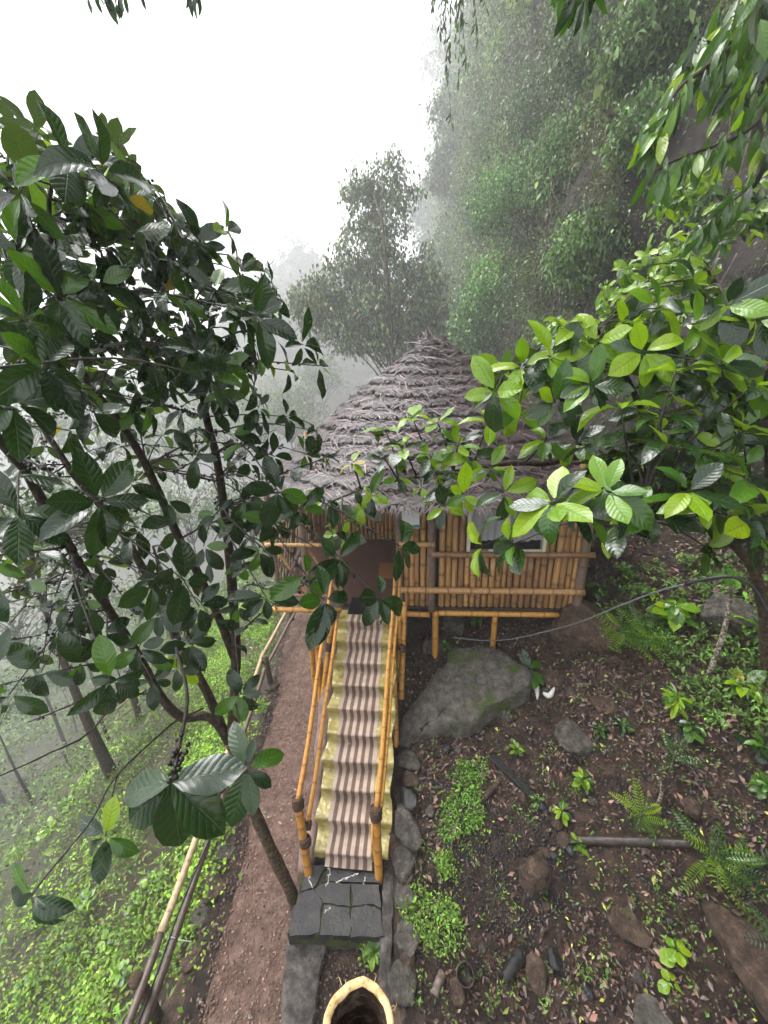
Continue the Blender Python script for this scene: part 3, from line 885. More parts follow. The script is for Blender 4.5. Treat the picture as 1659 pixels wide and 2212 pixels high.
tme = bpy.data.meshes.new_from_object(tmp.evaluated_get(bpy.context.evaluated_depsgraph_get()))
bpy.data.objects.remove(tmp)
tme.materials.clear(); tme.materials.append(ink)
to = link('lettering', tme, None, sg)
to.location = hp(su0 + 0.03, -0.186, zb + 0.025) - sgb
to.rotation_euler = (math.radians(90), 0, HYAW)

# black ribbed rubber mat at the head of the stairs, coir mat by the door
bmE = []
mu0, mu1 = -0.98, 0.0
V, Fs, off = [], [], 0
parts = []
def boxarr(u0, u1, v0, v1, z0, z1):
    V = np.array([(x, y, z) for z in (z0, z1) for y in (v0, v1) for x in (u0, u1)], float)
    return V, [(0, 2, 3, 1), (4, 5, 7, 6), (0, 1, 5, 4), (2, 6, 7, 3), (0, 4, 6, 2), (1, 3, 7, 5)]
parts.append(boxarr(-0.92, -0.06, -0.30, 0.22, FL + 0.006, FL + 0.012))
for k in range(19):
    v = -0.29 + k * 0.0272
    parts.append(boxarr(-0.915, -0.065, v, v + 0.012, FL + 0.0125, FL + 0.022))
for k in range(24):
    u = -0.915 + k * 0.0365
    parts.append(boxarr(u, u + 0.006, -0.295, 0.215, FL + 0.0128, FL + 0.018))
V, Fs = join_parts(parts)
b0 = hp(-0.5, -0.04, FL)
tag(link('rubber_mat', mk('rubber_mat', hut(V) - b0, Fs, False, MT['rubber']), None, None, b0), 'black ribbed rubber mat on the landing at the head of the stairs', 'mat')
b0 = hp(-0.25, 1.3, FL)
tag(link('door_mat', boxm('door_mat', -0.50, -0.10, 0.95, 1.6, FL + 0.006, FL + 0.03, lambda V: hut(V) - b0, MT['coir'], 0.006), None, None, b0), 'orange brown coir door mat on the porch floor', 'mat')
#PART3
# ================================================================== STAIRWAY
SO = np.array([-0.62, 3.23, 0.0])
SYAW = math.radians(-5.6)
SU = np.array([math.cos(SYAW), math.sin(SYAW), 0]); SV = np.array([-math.sin(SYAW), math.cos(SYAW), 0])
def st(P):
    P = np.asarray(P, float)
    return SO + P[..., 0:1] * SU + P[..., 1:2] * SV + P[..., 2:3] * np.array([0, 0, 1.0])
def sp(u, v, z):
    return st(np.array([u, v, z]))
NS, RISE, RUN = 10, 0.21, 0.262
UL, UR = -0.46, 0.52                               # stair edges; the runner is centred on u = 0
stair = empty('staircase', tuple(sp(0, 0, 0)), 'narrow masonry staircase climbing to the hut porch', 'staircase')
sb = np.array(stair.location)
for i in range(NS):
    z1 = RISE * (i + 1); v0 = RUN * i; v1 = RUN * (i + 1) + 0.03 if i < NS - 1 else RUN * NS + 0.30
    link('step', boxm('step', UL, UR, v0, v1, -0.35 if i < 1 else z1 - RISE - 0.15, z1, lambda V: st(V) - sb, MT['concrete'], 0.012), None, stair)
link('core', mk('core', st(np.array([(u, v, z) for u in (UL + 0.02, UR - 0.02) for (v, z) in ((0.05, -0.4), (RUN * NS + 0.28, -0.4), (RUN * NS + 0.28, RISE * NS - 0.05), (RUN * NS, RISE * NS - 0.05), (0.05, 0.02))])) - sb,
     [(0, 1, 2, 3, 4), (9, 8, 7, 6, 5), (0, 5, 6, 1), (1, 6, 7, 2), (2, 7, 8, 3), (3, 8, 9, 4), (4, 9, 5, 0)], False, MT['concrete']), None, stair)
# plastered side wall on the path side
vv = np.linspace(-0.15, RUN * 7.2, 34)
rows = []
for v in vv:
    top = max(0.05, RISE * (v / RUN) - 0.12) + 0.02 * math.sin(v * 9)
    wv = 0.22 + 0.025 * math.sin(v * 5 + 1) + 0.015 * math.sin(v * 13)
    top = min(top, RISE * 7.0 - 0.2)
    rows.append([(UL - wv - 0.04, v, -0.5), (UL - wv, v, top - 0.09), (UL - wv + 0.05, v, top), (UL - 0.06, v, top + 0.02), (UL - 0.015, v, top - 0.05), (UL - 0.015, v, -0.5)])
RV = np.array(rows).reshape(-1, 3)
Fs = [(i * 6 + j, i * 6 + j + 1, (i + 1) * 6 + j + 1, (i + 1) * 6 + j) for i in range(len(vv) - 1) for j in range(5)] + [(0, 5, 4, 3, 2, 1), tuple(len(vv) * 6 - 6 + j for j in range(6))]
link('side_wall', mk('side_wall', st(RV) - sb, [f[::-1] for f in Fs], True, MT['mud_wall']), None, stair)

def stair_profile(off, nose=0.035, tail=0.0, sag=0.0, wav=0.0):
    """points (v, z) from the bottom tread up over every nosing"""
    P = []
    for i in range(NS):
        z0, z1, v0, v1 = RISE * i, RISE * (i + 1), RUN * i, RUN * (i + 1)
        P += [(v0 - off - 0.004 + 0.012, z0 + off + 0.03), (v0 - off + 0.004, z0 + RISE * 0.5), (v0 - off - nose * 0.6, z1 - 0.05), (v0 - off - nose, z1 - 0.012 + off), (v0 - nose * 0.7, z1 + off), (v0 + 0.03, z1 + off),
              (v0 + RUN * 0.5, z1 + off - sag), (v1 - 0.03, z1 + off)]
    return np.array(P)

def drape(name, u0, u1, prof, mat, nu, seed, amp=0.0, uvw=1.0, edge=0.0, base=sb):
    r = np.random.default_rng(seed)
    us = np.linspace(0, 1, nu)
    n = len(prof)
    s = np.concatenate([[0], np.cumsum(np.linalg.norm(np.diff(prof, axis=0), axis=1))])
    V = np.zeros((n, nu, 3)); UV = np.zeros((n, nu, 2))
    for i in range(n):
        for j, t in enumerate(us):
            ed = edge * math.sin(s[i] * 7 + seed) * (1 if t > 0.5 else -1) * (abs(t - 0.5) * 2) ** 6
            w_ = amp * (math.sin(t * 17 + s[i] * 9 + seed) * math.sin(s[i] * 23 + t * 5) + 0.6 * r.normal())
            V[i, j] = (u0 + (u1 - u0) * t + ed, prof[i, 0] - w_ * 0.7, prof[i, 1] + abs(w_) * 0.9)
            UV[i, j] = (t, s[i] / 10.0)
    q = np.array([(i * nu + j, i * nu + j + 1, (i + 1) * nu + j + 1, (i + 1) * nu + j) for i in range(n - 1) for j in range(nu - 1)])
    return mk(name, st(V.reshape(-1, 3)) - base, q, False, mat, UV=UV.reshape(-1, 2))

b0 = sp(0, 0, 0.02)
prof = stair_profile(0.014, 0.016)
prof = np.vstack([prof, [(RUN * NS + 0.02, RISE * NS + 0.014 + 0.0)]])
tag(link('plastic_sheet', drape('plastic_sheet', UL - 0.01, UR + 0.02, prof, MT['yellow_sheet'], 30, 3, 0.006, 1, 0.02, b0), None, None, b0), 'wrinkled olive yellow plastic sheeting laid over the stairs under the runner', 'plastic sheet')
pr_ = stair_profile(0.024, 0.020, sag=0.0)
k0 = [(-0.16, 0.012), (-0.06, 0.03)]
pr_ = np.vstack([[(-0.10, 0.045), (-0.07, 0.06)], pr_[1:-1]])
_u = np.linspace(0, len(pr_) - 1, len(pr_) * 2 - 1); pr_ = np.c_[np.interp(_u, np.arange(len(pr_)), pr_[:, 0]), np.interp(_u, np.arange(len(pr_)), pr_[:, 1])]
tag(link('stair_runner', drape('stair_runner', -0.30, 0.30, pr_, MT['runner'], 14, 8, 0.0016, 1, 0.012, b0), None, None, b0), 'long brown and beige striped woven runner down the stairs', 'runner')
# yellow fascia board at the head of the stairs
link('head_board', boxm('head_board', UL + 0.02, UR + 0.02, RUN * NS - 0.24, RUN * NS - 0.215, RISE * NS - 0.19, RISE * NS + 0.012, lambda V: st(V) - sb, MT['yellow_sheet'], 0.005), None, stair)

# ---- handrails
def lashing(name, p, axis_, r, h, parent, mat='rope'):
    axis_ = np.asarray(axis_, float); axis_ /= np.linalg.norm(axis_)
    base = np.array(parent.location)
    t = np.linspace(0, 1, 120)
    a = np.cross(axis_, [0.3, 0.9, 0.1]); a /= np.linalg.norm(a); b = np.cross(axis_, a)
    turns = 9
    th = t * turns * 2 * np.pi
    rad = r * (1 + 0.14 * np.sin(t * np.pi) + 0.04 * np.sin(t * 40))
    P = p + axis_ * ((t - 0.5) * h)[:, None] + (np.cos(th) * rad)[:, None] * a + (np.sin(th) * rad)[:, None] * b
    V, Fs = tube(P, h / turns * 0.62, 5)
    V2, F2 = tube(np.array([p - axis_ * h * 0.46, p, p + axis_ * h * 0.46]), [r * 0.98, r * 1.12, r * 0.98], 10)
    V, Fs = join_parts([(V, Fs), (V2, F2)])
    return link(name, mk(name, V - base, Fs, True, MT[mat]), None, parent)

# left
lb, lt = G(667, 1890, 0.0), G(644, 1735, 0.86)
hl = empty('bamboo_handrail', tuple(lb), 'yellow bamboo handrail between the earth path and the stairs', 'handrail', None)
hlb = np.array(hl.location)
bamboo('post', lb + (0, 0, -0.08), lt, 0.054, MT['bamboo_yellow'], hl, 0.17, 12)
lr_t = G(722, 1195, 3.02)
bamboo('rail', lt + (lt - lr_t) * 0.01 + np.array([-0.01, 0, 0.01]), lr_t, 0.036, MT['bamboo_yellow'], hl, 0.34, 12, 0.85, 0.03)
l2b, l2t = G(664, 1782, 0.52), G(728, 1330, 2.30)
bamboo('rail', l2b, l2t, 0.033, MT['bamboo_yellow'], hl, 0.40, 12, 0.9, 0.02)
lashing('lashing', lt, lt - lb, 0.062, 0.14, hl)
lashing('lashing', (lt * 0.45 + lb * 0.55) + np.array([0.02, 0, 0.02]), lt - lb, 0.064, 0.10, hl)
lashing('lashing', l2b, l2t - l2b, 0.046, 0.10, hl)
for (a_, za, b_, zb_) in (((672, 1385), 1.95, (679, 1475), 1.0), ((684, 1372), 2.0, (692, 1508), 0.95), ((716, 1350), 2.2, (700, 1480), 1.25)):
    pb = G(b_[0], b_[1], zb_); pt = G(a_[0], a_[1], za)
    pb2 = pb + (pb - pt) * 0.25
    bamboo('post', pb2, pt + (pt - pb) * 0.25, 0.042, MT['bamboo_yellow'], hl, 0.3, 10)
lashing('lashing', G(711, 1399, 1.9), (0.15, 0.5, 0.8), 0.055, 0.12, hl)
# right
rb, rt = G(819, 1896, 0.0), G(812, 1757, 0.86)
hr = empty('bamboo_handrail', tuple(rb), 'yellow bamboo handrail between the stairs and the stone edging row', 'handrail', None)
bamboo('post', rb + (0, 0, -0.08), rt, 0.055, MT['bamboo_yellow'], hr, 0.18, 12)
rr_t = G(855, 1205, 3.02)
bamboo('rail', rt, rr_t, 0.036, MT['bamboo_yellow'], hr, 0.36, 12, 0.85, 0.022)
bamboo('rail', rt + np.array([0.055, 0.03, -0.03]), rr_t + np.array([0.085, 0.0, -0.06]), 0.027, MT['bamboo_yellow'], hr, 0.36, 10, 0.95, 0.015)
lashing('lashing', rt, rt - rb, 0.064, 0.15, hr)
bamboo('splint', rb + np.array([-0.07, 0.02, 0.42]), rt + np.array([-0.05, 0.03, 0.0]), 0.014, MT['bamboo_yellow'], hr, 0.4, 6)
mb, mt2 = G(855, 1600, 0.62), G(847, 1340, 2.15)
bamboo('post', mb + (mb - mt2) * 0.12, mt2, 0.052, MT['bamboo_yellow'], hr, 0.26, 12)
lashing('lashing', G(847, 1400, 1.85), mt2 - mb, 0.062, 0.12, hr)
for (a_, za, b_, zb_, r_) in (((874, 1300), 2.35, (868, 1460), 1.25, 0.05), ((863, 1330), 2.2, (861, 1440), 1.35, 0.036)):
    pb = G(b_[0], b_[1], zb_); pt = G(a_[0], a_[1], za)
    bamboo('post', pb + (pb - pt) * 0.3, pt, r_, MT['bamboo_yellow'], hr, 0.28, 10)
lashing('lashing', G(869, 1401, 1.75), (0.6, 0.1, 0.75), 0.06, 0.08, hr)

# ---- stone landing at the foot of the stairs
land = empty('stone_landing', tuple(G(730, 1950, -0.25)), 'dark wet flagstone landing at the foot of the stairs', 'landing')
lnb = np.array(land.location)
c00, c10, c11, c01 = G(622, 2018, 0), G(828, 2024, 0), G(824, 1868, 0), G(650, 1868, 0)
def quad(s, t, z):
    p = (c00 * (1 - s) + c10 * s) * (1 - t) + (c01 * (1 - s) + c11 * s) * t
    return np.array([p[0], p[1], z])
def slab_poly(name, pts, z0, z1, mat, parent, base, seed=0):
    r = np.random.default_rng(seed)
    P = []
    for (s, t), (s2, t2) in zip(pts, pts[1:] + pts[:1]):
        for k in range(4):
            f = k / 4
            j = 0.011 * r.normal(size=2)
            P.append((s + (s2 - s) * f + j[0], t + (t2 - t) * f + j[1]))
    cx, cy_ = np.mean([p[0] for p in P]), np.mean([p[1] for p in P])
    n = len(P); tx, ty = r.normal(0, 0.012, 2)
    V, Fs = [], []
    for (k, zz) in ((1.0, z0), (1.0, z1 - 0.012), (0.988, z1), (0.5, z1)):
        for (s, t) in P:
            V.append(quad(cx + (s - cx) * k, cy_ + (t - cy_) * k, zz + (tx * (s - cx) + ty * (t - cy_)) * k * (k < 1.01) * (zz > z0)))
    V.append(quad(cx, cy_, z1))
    for lv in range(3):
        for j in range(n):
            k2 = (j + 1) % n
            Fs.append((lv * n + j, lv * n + k2, (lv + 1) * n + k2, (lv + 1) * n + j))
    for j in range(n):
        Fs.append((3 * n + j, 3 * n + (j + 1) % n, 4 * n))
    return link(name, mk(name, np.array(V) - base, Fs, False, mat), None, parent)
flags = [[(0.0, 0.0), (0.33, 0.0), (0.32, 0.42), (0.20, 0.62), (0.04, 0.55)], [(0.345, 0.0), (0.66, 0.0), (0.65, 0.36), (0.335, 0.41)], [(0.67, 0.0), (1.0, 0.0), (0.98, 0.34), (0.82, 0.40), (0.665, 0.36)],
         [(0.05, 0.57), (0.20, 0.64), (0.33, 0.98), (0.08, 0.99)], [(0.215, 0.62), (0.335, 0.43), (0.66, 0.38), (0.63, 0.70), (0.34, 0.74)], [(0.35, 0.76), (0.64, 0.72), (0.80, 0.98), (0.345, 0.985)],
         [(0.67, 0.38), (0.82, 0.42), (0.99, 0.36), (0.97, 0.70), (0.66, 0.71)], [(0.655, 0.73), (0.97, 0.72), (0.97, 0.985), (0.81, 0.98)]]
flags = [[(np.mean([q[0] for q in f]) + (s - np.mean([q[0] for q in f])) * 1.012, np.mean([q[1] for q in f]) + (t - np.mean([q[1] for q in f])) * 1.012) for (s, t) in f] for f in flags]
for k, f in enumerate(flags):
    slab_poly('flagstone', f, -0.10, 0.004 * abs(rng.normal()), MT['rock_dark'], land, lnb, k + 3)
slab_poly('mortar_bed', [(0.006, 0.01), (0.99, 0.01), (0.965, 0.98), (0.045, 0.98)], -0.42, -0.022, MT['slab_side'], land, lnb, 40)

# dribbles of whitewash left in the joints
for k, pts in enumerate([[(0.10, 0.93), (0.14, 0.84), (0.13, 0.76), (0.19, 0.66)], [(0.34, 0.97), (0.37, 0.88), (0.36, 0.78), (0.35, 0.66)], [(0.46, 0.72), (0.52, 0.75), (0.60, 0.80)], [(0.57, 0.78), (0.66, 0.84), (0.72, 0.86)], [(0.36, 0.30), (0.42, 0.36)], [(0.80, 0.80), (0.79, 0.70)]]):
    P = smooth_line(np.array([quad(s_, t_, 0.012) for s_, t_ in pts]), 14)
    P[:, :2] += rng.normal(0, 0.008, (14, 2))
    Vw, Fw = tube(P, 0.006 * np.abs(np.sin(np.linspace(0.3, 9.0, 14))) + 0.001, 6)
    Vw[:, 2] = 0.006 + (Vw[:, 2] - 0.012) * 0.35
    link('whitewash', mk('whitewash', Vw - lnb, Fw, True, MT['chip_white']), None, land)

# concrete strip below the landing and the long kerb on the garden side
def strip(name, left, right, thick, mat, n=30, jig=0.008):
    Lp = smooth_line(left, n); Rp = smooth_line(right, n)
    V, Fs = [], []
    for i in range(n):
        a, b = Lp[i] + np.array([rng.normal(0, jig), 0, 0]), Rp[i] + np.array([rng.normal(0, jig), 0, 0])
        V += [a - (0, 0, thick), a - (0, 0, 0.012), a + (b - a) * 0.06, a + (b - a) * 0.94, b - (0, 0, 0.012), b - (0, 0, thick)]
    for i in range(n - 1):
        for j in range(5):
            Fs.append((i * 6 + j, (i + 1) * 6 + j, (i + 1) * 6 + j + 1, i * 6 + j + 1))
    Fs += [tuple(range(6)), tuple((n - 1) * 6 + j for j in range(5, -1, -1))]
    base = np.array(V).mean(0); base[2] -= thick
    return link(name, mk(name, np.array(V) - base, Fs, True, mat), None, None, base)
tag(strip('concrete_strip', [G(600, 2300, -0.22), G(612, 2110, -0.22), G(621, 2026, -0.22)], [G(668, 2300, -0.22), G(690, 2110, -0.22), G(706, 2036, -0.22)], 0.3, MT['concrete']),
    'flat dark concrete strip running on from the stone landing', 'kerb')
tag(strip('stone_kerb', [G(808, 2300, -0.08), G(820, 2080, -0.04), G(829, 1900, 0.05), G(848, 1700, 0.30), G(859, 1540, 0.62), G(870, 1420, 0.95)],
          [G(842, 2300, -0.08), G(846, 2080, -0.04), G(853, 1900, 0.05), G(861, 1700, 0.30), G(868, 1540, 0.62), G(877, 1420, 0.95)], 0.5, MT['concrete'], 60),
    'long narrow cement kerb between the stairs and the garden', 'kerb')
#PART4
# ================================================================== GARDEN FLOOR
def depth_of(p):
    return float(-(RC.T @ (np.asarray(p) - CAM))[2])

def stone(px, py, wpx, hpx, mat, label, seed, flat=None, sink=0.35, cat='stone', group=None, name='stone', tall=0.55, rz=None, ell=None, sub=3, rot=None):
    p = GT(px, py + hpx * 0.15)
    d = depth_of(p)
    sw = wpx / FPX * d * 0.56; sh = hpx / FPX * d * 0.62
    size = (sw, sh, min(sw, sh) * tall * 1.3) if ell is None else ell
    me = rock_mesh(name, size, MT[mat], seed, sub, flat=flat)
    o = link(name, me, None, None, (p[0], p[1], p[2] + size[2] * (1 - 2 * sink) * 0.5))
    o.rotation_euler = (0.15 * math.sin(seed), 0.12 * math.cos(seed * 2), rz if rz is not None else 0.4 * math.sin(seed * 3)) if rot is None else rot
    return tag(o, label, cat, group)

ORD = ['first', 'second', 'third', 'fourth', 'fifth', 'sixth', 'seventh', 'eighth', 'ninth', 'tenth', 'eleventh', 'twelfth']
BORDER = [(882, 1644, 50, 40, 'rock_grey'), (887, 1683, 44, 34, 'rock_brown'), (884, 1722, 48, 44, 'rock_dark'), (882, 1779, 52, 74, 'rock_grey'), (877, 1846, 48, 70, 'rock_grey'), (873, 1893, 36, 28, 'rock_brown'),
          (877, 1930, 46, 48, 'rock_moss'), (880, 1972, 26, 24, 'rock_grey'), (880, 2020, 54, 56, 'rock_grey'), (877, 2072, 36, 26, 'rock_brown'), (869, 2123, 56, 66, 'rock_grey'), (852, 2188, 50, 46, 'rock_brown')]
for k, (px, py, w_, h_, mt_) in enumerate(BORDER):
    stone(px, py, w_, h_, mt_, ORD[k] + ' stone of the kerb edging row, counted down from the mossy boulder', 100 + k, (0.1, -0.2, 1), 0.3, 'stone', 'edging stones along the kerb', 'edging_stone', 0.6)
PATHST = [(417, 2066, 40, 40), (432, 2008, 22, 16), (441, 1968, 44, 46), (466, 1908, 46, 62), (476, 1876, 18, 12), (487, 1838, 40, 34), (505, 1818, 18, 14), (545, 1610, 36, 20), (555, 1555, 24, 14), (590, 1482, 34, 20)]
for k, (px, py, w_, h_) in enumerate(PATHST):
    stone(px, py, w_, h_, 'rock_grey' if k % 3 else 'rock_brown', ORD[k] + ' weathered stone along the path edge, counted from the long pinkish slab', 140 + k, (0, 0, 1), 0.18, 'stone', 'stones edging the earth path', 'path_stone', 0.5)
stone(386, 2160, 66, 170, 'rock_brown', 'long flat pinkish slab of stone on the path edge beside the bamboo rails', 161, (0, 0, 1), 0.35, 'stone', None, 'stone_slab', 0.22)
# boulders
OUT = [(868, 1602), (874, 1548), (925, 1492), (962, 1450), (1008, 1420), (1060, 1430), (1102, 1450), (1150, 1490), (1128, 1522), (1064, 1556), (1030, 1578), (960, 1594), (905, 1606)]
def slab_rock(name, outline, h_lo, h_hi, mat, label, seed):
    """flat-topped boulder from its outline on the ground: real thickness, rough broken sides"""
    r = np.random.default_rng(seed)
    o_ = np.array([GT(*q) for q in outline]); ctr = o_.mean(0)
    ring = smooth_line(np.vstack([o_, o_[:1]]), 73)[:-1]
    ring[:, :2] += np.repeat(r.normal(0, 0.035, (24, 2)), 3, axis=0) + r.normal(0, 0.008, (72, 2))
    # top plane through the ground trend, lifted
    A = np.c_[o_[:, :2], np.ones(len(o_))]; cf = np.linalg.lstsq(A, o_[:, 2], rcond=None)[0]
    V, Fs = [], []
    def topz(x, y):
        f = np.clip((x - o_[:, 0].min()) / (np.ptp(o_[:, 0])), 0, 1)
        return cf[0] * x + cf[1] * y + cf[2] + h_lo + (h_hi - h_lo) * f + 0.05 * np.abs(wob(x, y, 2.0, seed)) + 0.016 * wob(x, y, 8.0, seed)
    for (k, kind) in ((1.03, 'b'), (1.015, 'm'), (1.0, 't'), (0.975, 'u'), (0.8, 'u'), (0.6, 'u'), (0.4, 'u'), (0.2, 'u')):
        xy = ctr[:2] + (ring[:, :2] - ctr[:2]) * k
        tz = topz(xy[:, 0], xy[:, 1]); gz = terrain(xy[:, 0], xy[:, 1])
        z = gz - 0.25 if kind == 'b' else gz * 0.55 + tz * 0.45 if kind == 'm' else tz - 0.03 + r.normal(0, 0.010, 72) if kind == 't' else tz
        V.append(np.c_[xy, z])
    V.append(np.array([[ctr[0], ctr[1], topz(ctr[0], ctr[1])]]))
    V = np.vstack(V); n = 72
    for l in range(7):
        for j in range(n):
            Fs.append((l * n + j, l * n + (j + 1) % n, (l + 1) * n + (j + 1) % n, (l + 1) * n + j))
    Fs += [(7 * n + j, 7 * n + (j + 1) % n, 8 * n) for j in range(n)]
    if True:
        Fs = [f[::-1] for f in Fs] if np.cross(ring[1] - ring[0], ring[2] - ring[1])[2] < 0 else Fs
    base = ctr.copy()
    return tag(link(name, mk(name, V - base, Fs, True, MT[mat]), None, None, base), label, 'boulder')
slab_rock('mossy_boulder', OUT, 0.10, 0.36, 'rock_moss', 'big flat boulder with patches of green moss beside the stairs', 5)
stone(1246, 1592, 74, 74, 'rock_grey', 'smooth rounded grey stone half buried uphill of the charred plank', 172, (0.1, -0.4, 0.9), 0.35, 'stone', None, 'stone', 0.55, sub=4)
stone(1150, 1888, 70, 66, 'rock_brown', 'reddish brown round rock sitting on the black ash', 173, None, 0.18, 'rock', None, 'rock', 0.8, sub=4)
stone(1640, 2070, 130, 200, 'rock_brown', 'large mud coloured boulder under the feathery leaves', 174, (0, -0.3, 1), 0.3, 'boulder', None, 'boulder', 0.6, sub=4)
stone(1408, 2188, 80, 70, 'rock_moss', 'mossy grey stone sunk in the leaf litter', 175, (0, 0, 1), 0.4, 'stone', None, 'stone', 0.5, sub=4)
stone(1364, 1992, 84, 62, 'rock_brown', 'flat brown stone flush with the leaf litter', 176, (0, -0.1, 1), 0.42, 'stone', None, 'stone', 0.35, rz=-0.5)
stone(1162, 2100, 44, 58, 'rock_brown', 'pointed tan stone next to a black stone', 177, None, 0.25, 'stone', None, 'stone', 0.8)
stone(1196, 2074, 32, 36, 'char', 'black sooty stone next to a pointed tan stone', 178, None, 0.25, 'stone', None, 'stone', 0.8)
stone(988, 2142, 40, 36, 'rock_brown', 'small tan stone near the edging row', 179, None, 0.3, 'stone', None, 'stone', 0.6)
stone(1590, 1330, 110, 96, 'rock_grey', 'pale grey boulder covered in fallen leaves on the upper slope', 180, (0, -0.5, 0.9), 0.3, 'boulder', None, 'boulder', 0.7, sub=4)
stone(1262, 1350, 130, 110, 'rock_brown', 'sloping brown boulder under the corner of the hut', 181, (-0.4, -0.5, 0.8), 0.3, 'boulder', None, 'boulder', 0.75, sub=4)
stone(1300, 1522, 54, 44, 'rock_brown', 'angular brown stone among fine roots', 182, None, 0.35, 'stone', None, 'stone', 0.6)
stone(1494, 1738, 50, 40, 'rock_brown', 'dull brown stone below the whorled plant', 183, None, 0.4, 'stone', None, 'stone', 0.6)
stone(1196, 1464, 40, 34, 'rock_brown', 'brown stone beside the peeled white root', 184, None, 0.35, 'stone', None, 'stone', 0.6)
stone(936, 1395, 50, 38, 'concrete', 'square grey block on the ground below the hut', 185, (0, -1, 0.4), 0.3, 'block', None, 'block', 0.9)
stone(978, 1352, 44, 46, 'rock_grey', 'grey rock leaning behind the first stilt', 186, None, 0.3, 'rock', None, 'rock', 0.9)
stone(1095, 1546, 26, 24, 'rock_grey', 'small grey stone under the lip of the mossy boulder', 187, None, 0.3, 'stone', None, 'stone', 0.7)
for k, (px, py, w_) in enumerate([(1217, 1816, 28), (1232, 1840, 24), (1176, 1845, 24), (1195, 1850, 20), (1203, 1785, 22), (1170, 1740, 24), (1128, 1722, 20), (1142, 1934, 18), (1180, 1960, 18), (1240, 1960, 18)]):
    stone(px, py, w_, w_ * 0.9, 'rock_dark' if k % 2 else 'rock_brown', 'fist sized dark stone around the black ash', 190 + k, None, 0.25, 'stone', 'fist sized stones around the ash', 'small_stone', 0.8, sub=2)
for k in range(34):                               # loose stones scattered over the slope
    px, py = rng.uniform(900, 1640), rng.uniform(1450, 2200)
    s_ = rng.uniform(10, 22)
    stone(px, py, s_, s_ * rng.uniform(0.6, 1), ('rock_dark', 'rock_brown', 'rock_grey')[k % 3], 'loose pebble half buried in the leaf litter of the slope', 230 + k, None, 0.3, 'pebble', 'loose pebbles on the garden slope', 'pebble', 0.7, sub=2)
stone(885, 1630, 22, 8, 'chip_white', 'small white chip of plaster on the first edging stone', 290, None, -0.3, 'plaster chip', None, 'plaster_chip', 0.5, sub=2)

# timber and odds and ends
def log_between(name, a, b, r, mat, label, cat, lift=0.6, seg=10, bend=0.02):
    pa, pb = GT(*a), GT(*b)
    P = smooth_line([pa + (0, 0, r * lift), (pa + pb) / 2 + (0, 0, r * lift + bend), pb + (0, 0, r * lift)], 12)
    P[:, 2] = np.maximum(P[:, 2], terrain(P[:, 0], P[:, 1]) + r * 0.3)
    V, Fs = tube(P, r * (1 + 0.06 * np.sin(np.arange(12) * 2.1)), seg)
    return tag(link(name, mk(name, V - pa, Fs, True, MT[mat]), None, None, pa), label, cat)
log_between('fallen_pole', (1224, 1818), (1500, 1832), 0.05, 'wood_wet', 'smooth dark wet pole lying across the slope', 'pole')
log_between('stick', (1024, 1753), (1081, 1686), 0.035, 'rock_brown', 'short reddish stick leaning towards the charred plank', 'stick')
log_between('charred_log', (1090, 2120), (1125, 2065), 0.06, 'char', 'burnt black log end in the leaf litter', 'log')
log_between('wood_piece', (938, 2155), (956, 2105), 0.045, 'wood_plank', 'split piece of brown firewood beside the edging row', 'wood')
pa, pb = GT(1060, 1640), GT(1150, 1725)
ax = (pb - pa); L_ = np.linalg.norm(ax)
me = boxm('charred_plank', 0, L_, -0.055, 0.055, 0.01, 0.045, None, MT['char'], 0.008)
o = link('charred_plank', me, None, None, pa + (0, 0, 0.02)); o.rotation_euler = Vector(ax).to_track_quat('X', 'Z').to_euler()
tag(o, 'straight charred black plank lying on the leaf litter', 'plank')
# hollow bamboo offcut, open end up
p = GT(1005, 2100); 
def hollow(name, base, axis_, L, r, wall, mat, seg=20, skew=0.0):
    axis_ = np.asarray(axis_, float) / np.linalg.norm(axis_)
    a = np.cross(axis_, [0.2, 1, 0.1]); a /= np.linalg.norm(a); b = np.cross(axis_, a)
    th = np.linspace(0, 2 * np.pi, seg, endpoint=False)
    ring = np.cos(th)[:, None] * a + np.sin(th)[:, None] * b
    jag = 1 + 0.03 * np.sin(th * 3) + 0.02 * np.sin(th * 7)
    V, Fs = [], []
    for (h, rr) in ((0, r), (L * 0.5, r * 1.01), (L - 0.008, r), (L, r - wall * 0.3), (L, r - wall * 0.75), (L - 0.012, r - wall), (L * 0.45, r - wall), (L * 0.45, 0.001)):
        V.append(base + axis_ * h + ring * rr * (jag[:, None] if rr > r * 0.5 else 1))
    V = np.vstack(V); n = seg
    for lv in range(7):
        for j in range(n):
            Fs.append((lv * n + j, lv * n + (j + 1) % n, (lv + 1) * n + (j + 1) % n, (lv + 1) * n + j))
    return V, Fs
V, Fs = hollow('bamboo_offcut', p + (0, 0, -0.04), (-0.1, -0.35, 0.9), 0.26, 0.095, 0.014, None)
tag(link('bamboo_offcut', mk('bamboo_offcut', V - p, Fs, True, MT['wood_wet']), None, None, p), 'hollow brown bamboo offcut standing open in the litter', 'bamboo offcut')
for (pts, lab) in (((((1149, 1470), 0.06), ((1158, 1490), 0.05), ((1160, 1516), 0.02)), 'upright peeled white root below the mossy boulder'), ((((1172, 1502), 0.05), ((1186, 1508), 0.03), ((1197, 1492), 0.07)), 'curved white piece of peeled root on the soil')):
    P = np.array([GT(*q_) + (0, 0, z_) for q_, z_ in pts]); P = smooth_line(P, 9)
    V, Fs = tube(P, 0.045 * np.sin(np.linspace(0.35, 2.9, 9)), 8)
    tag(link('peeled_root', mk('peeled_root', V - P[0], Fs, True, MT['chip_white']), None, None, P[0]), lab, 'root')

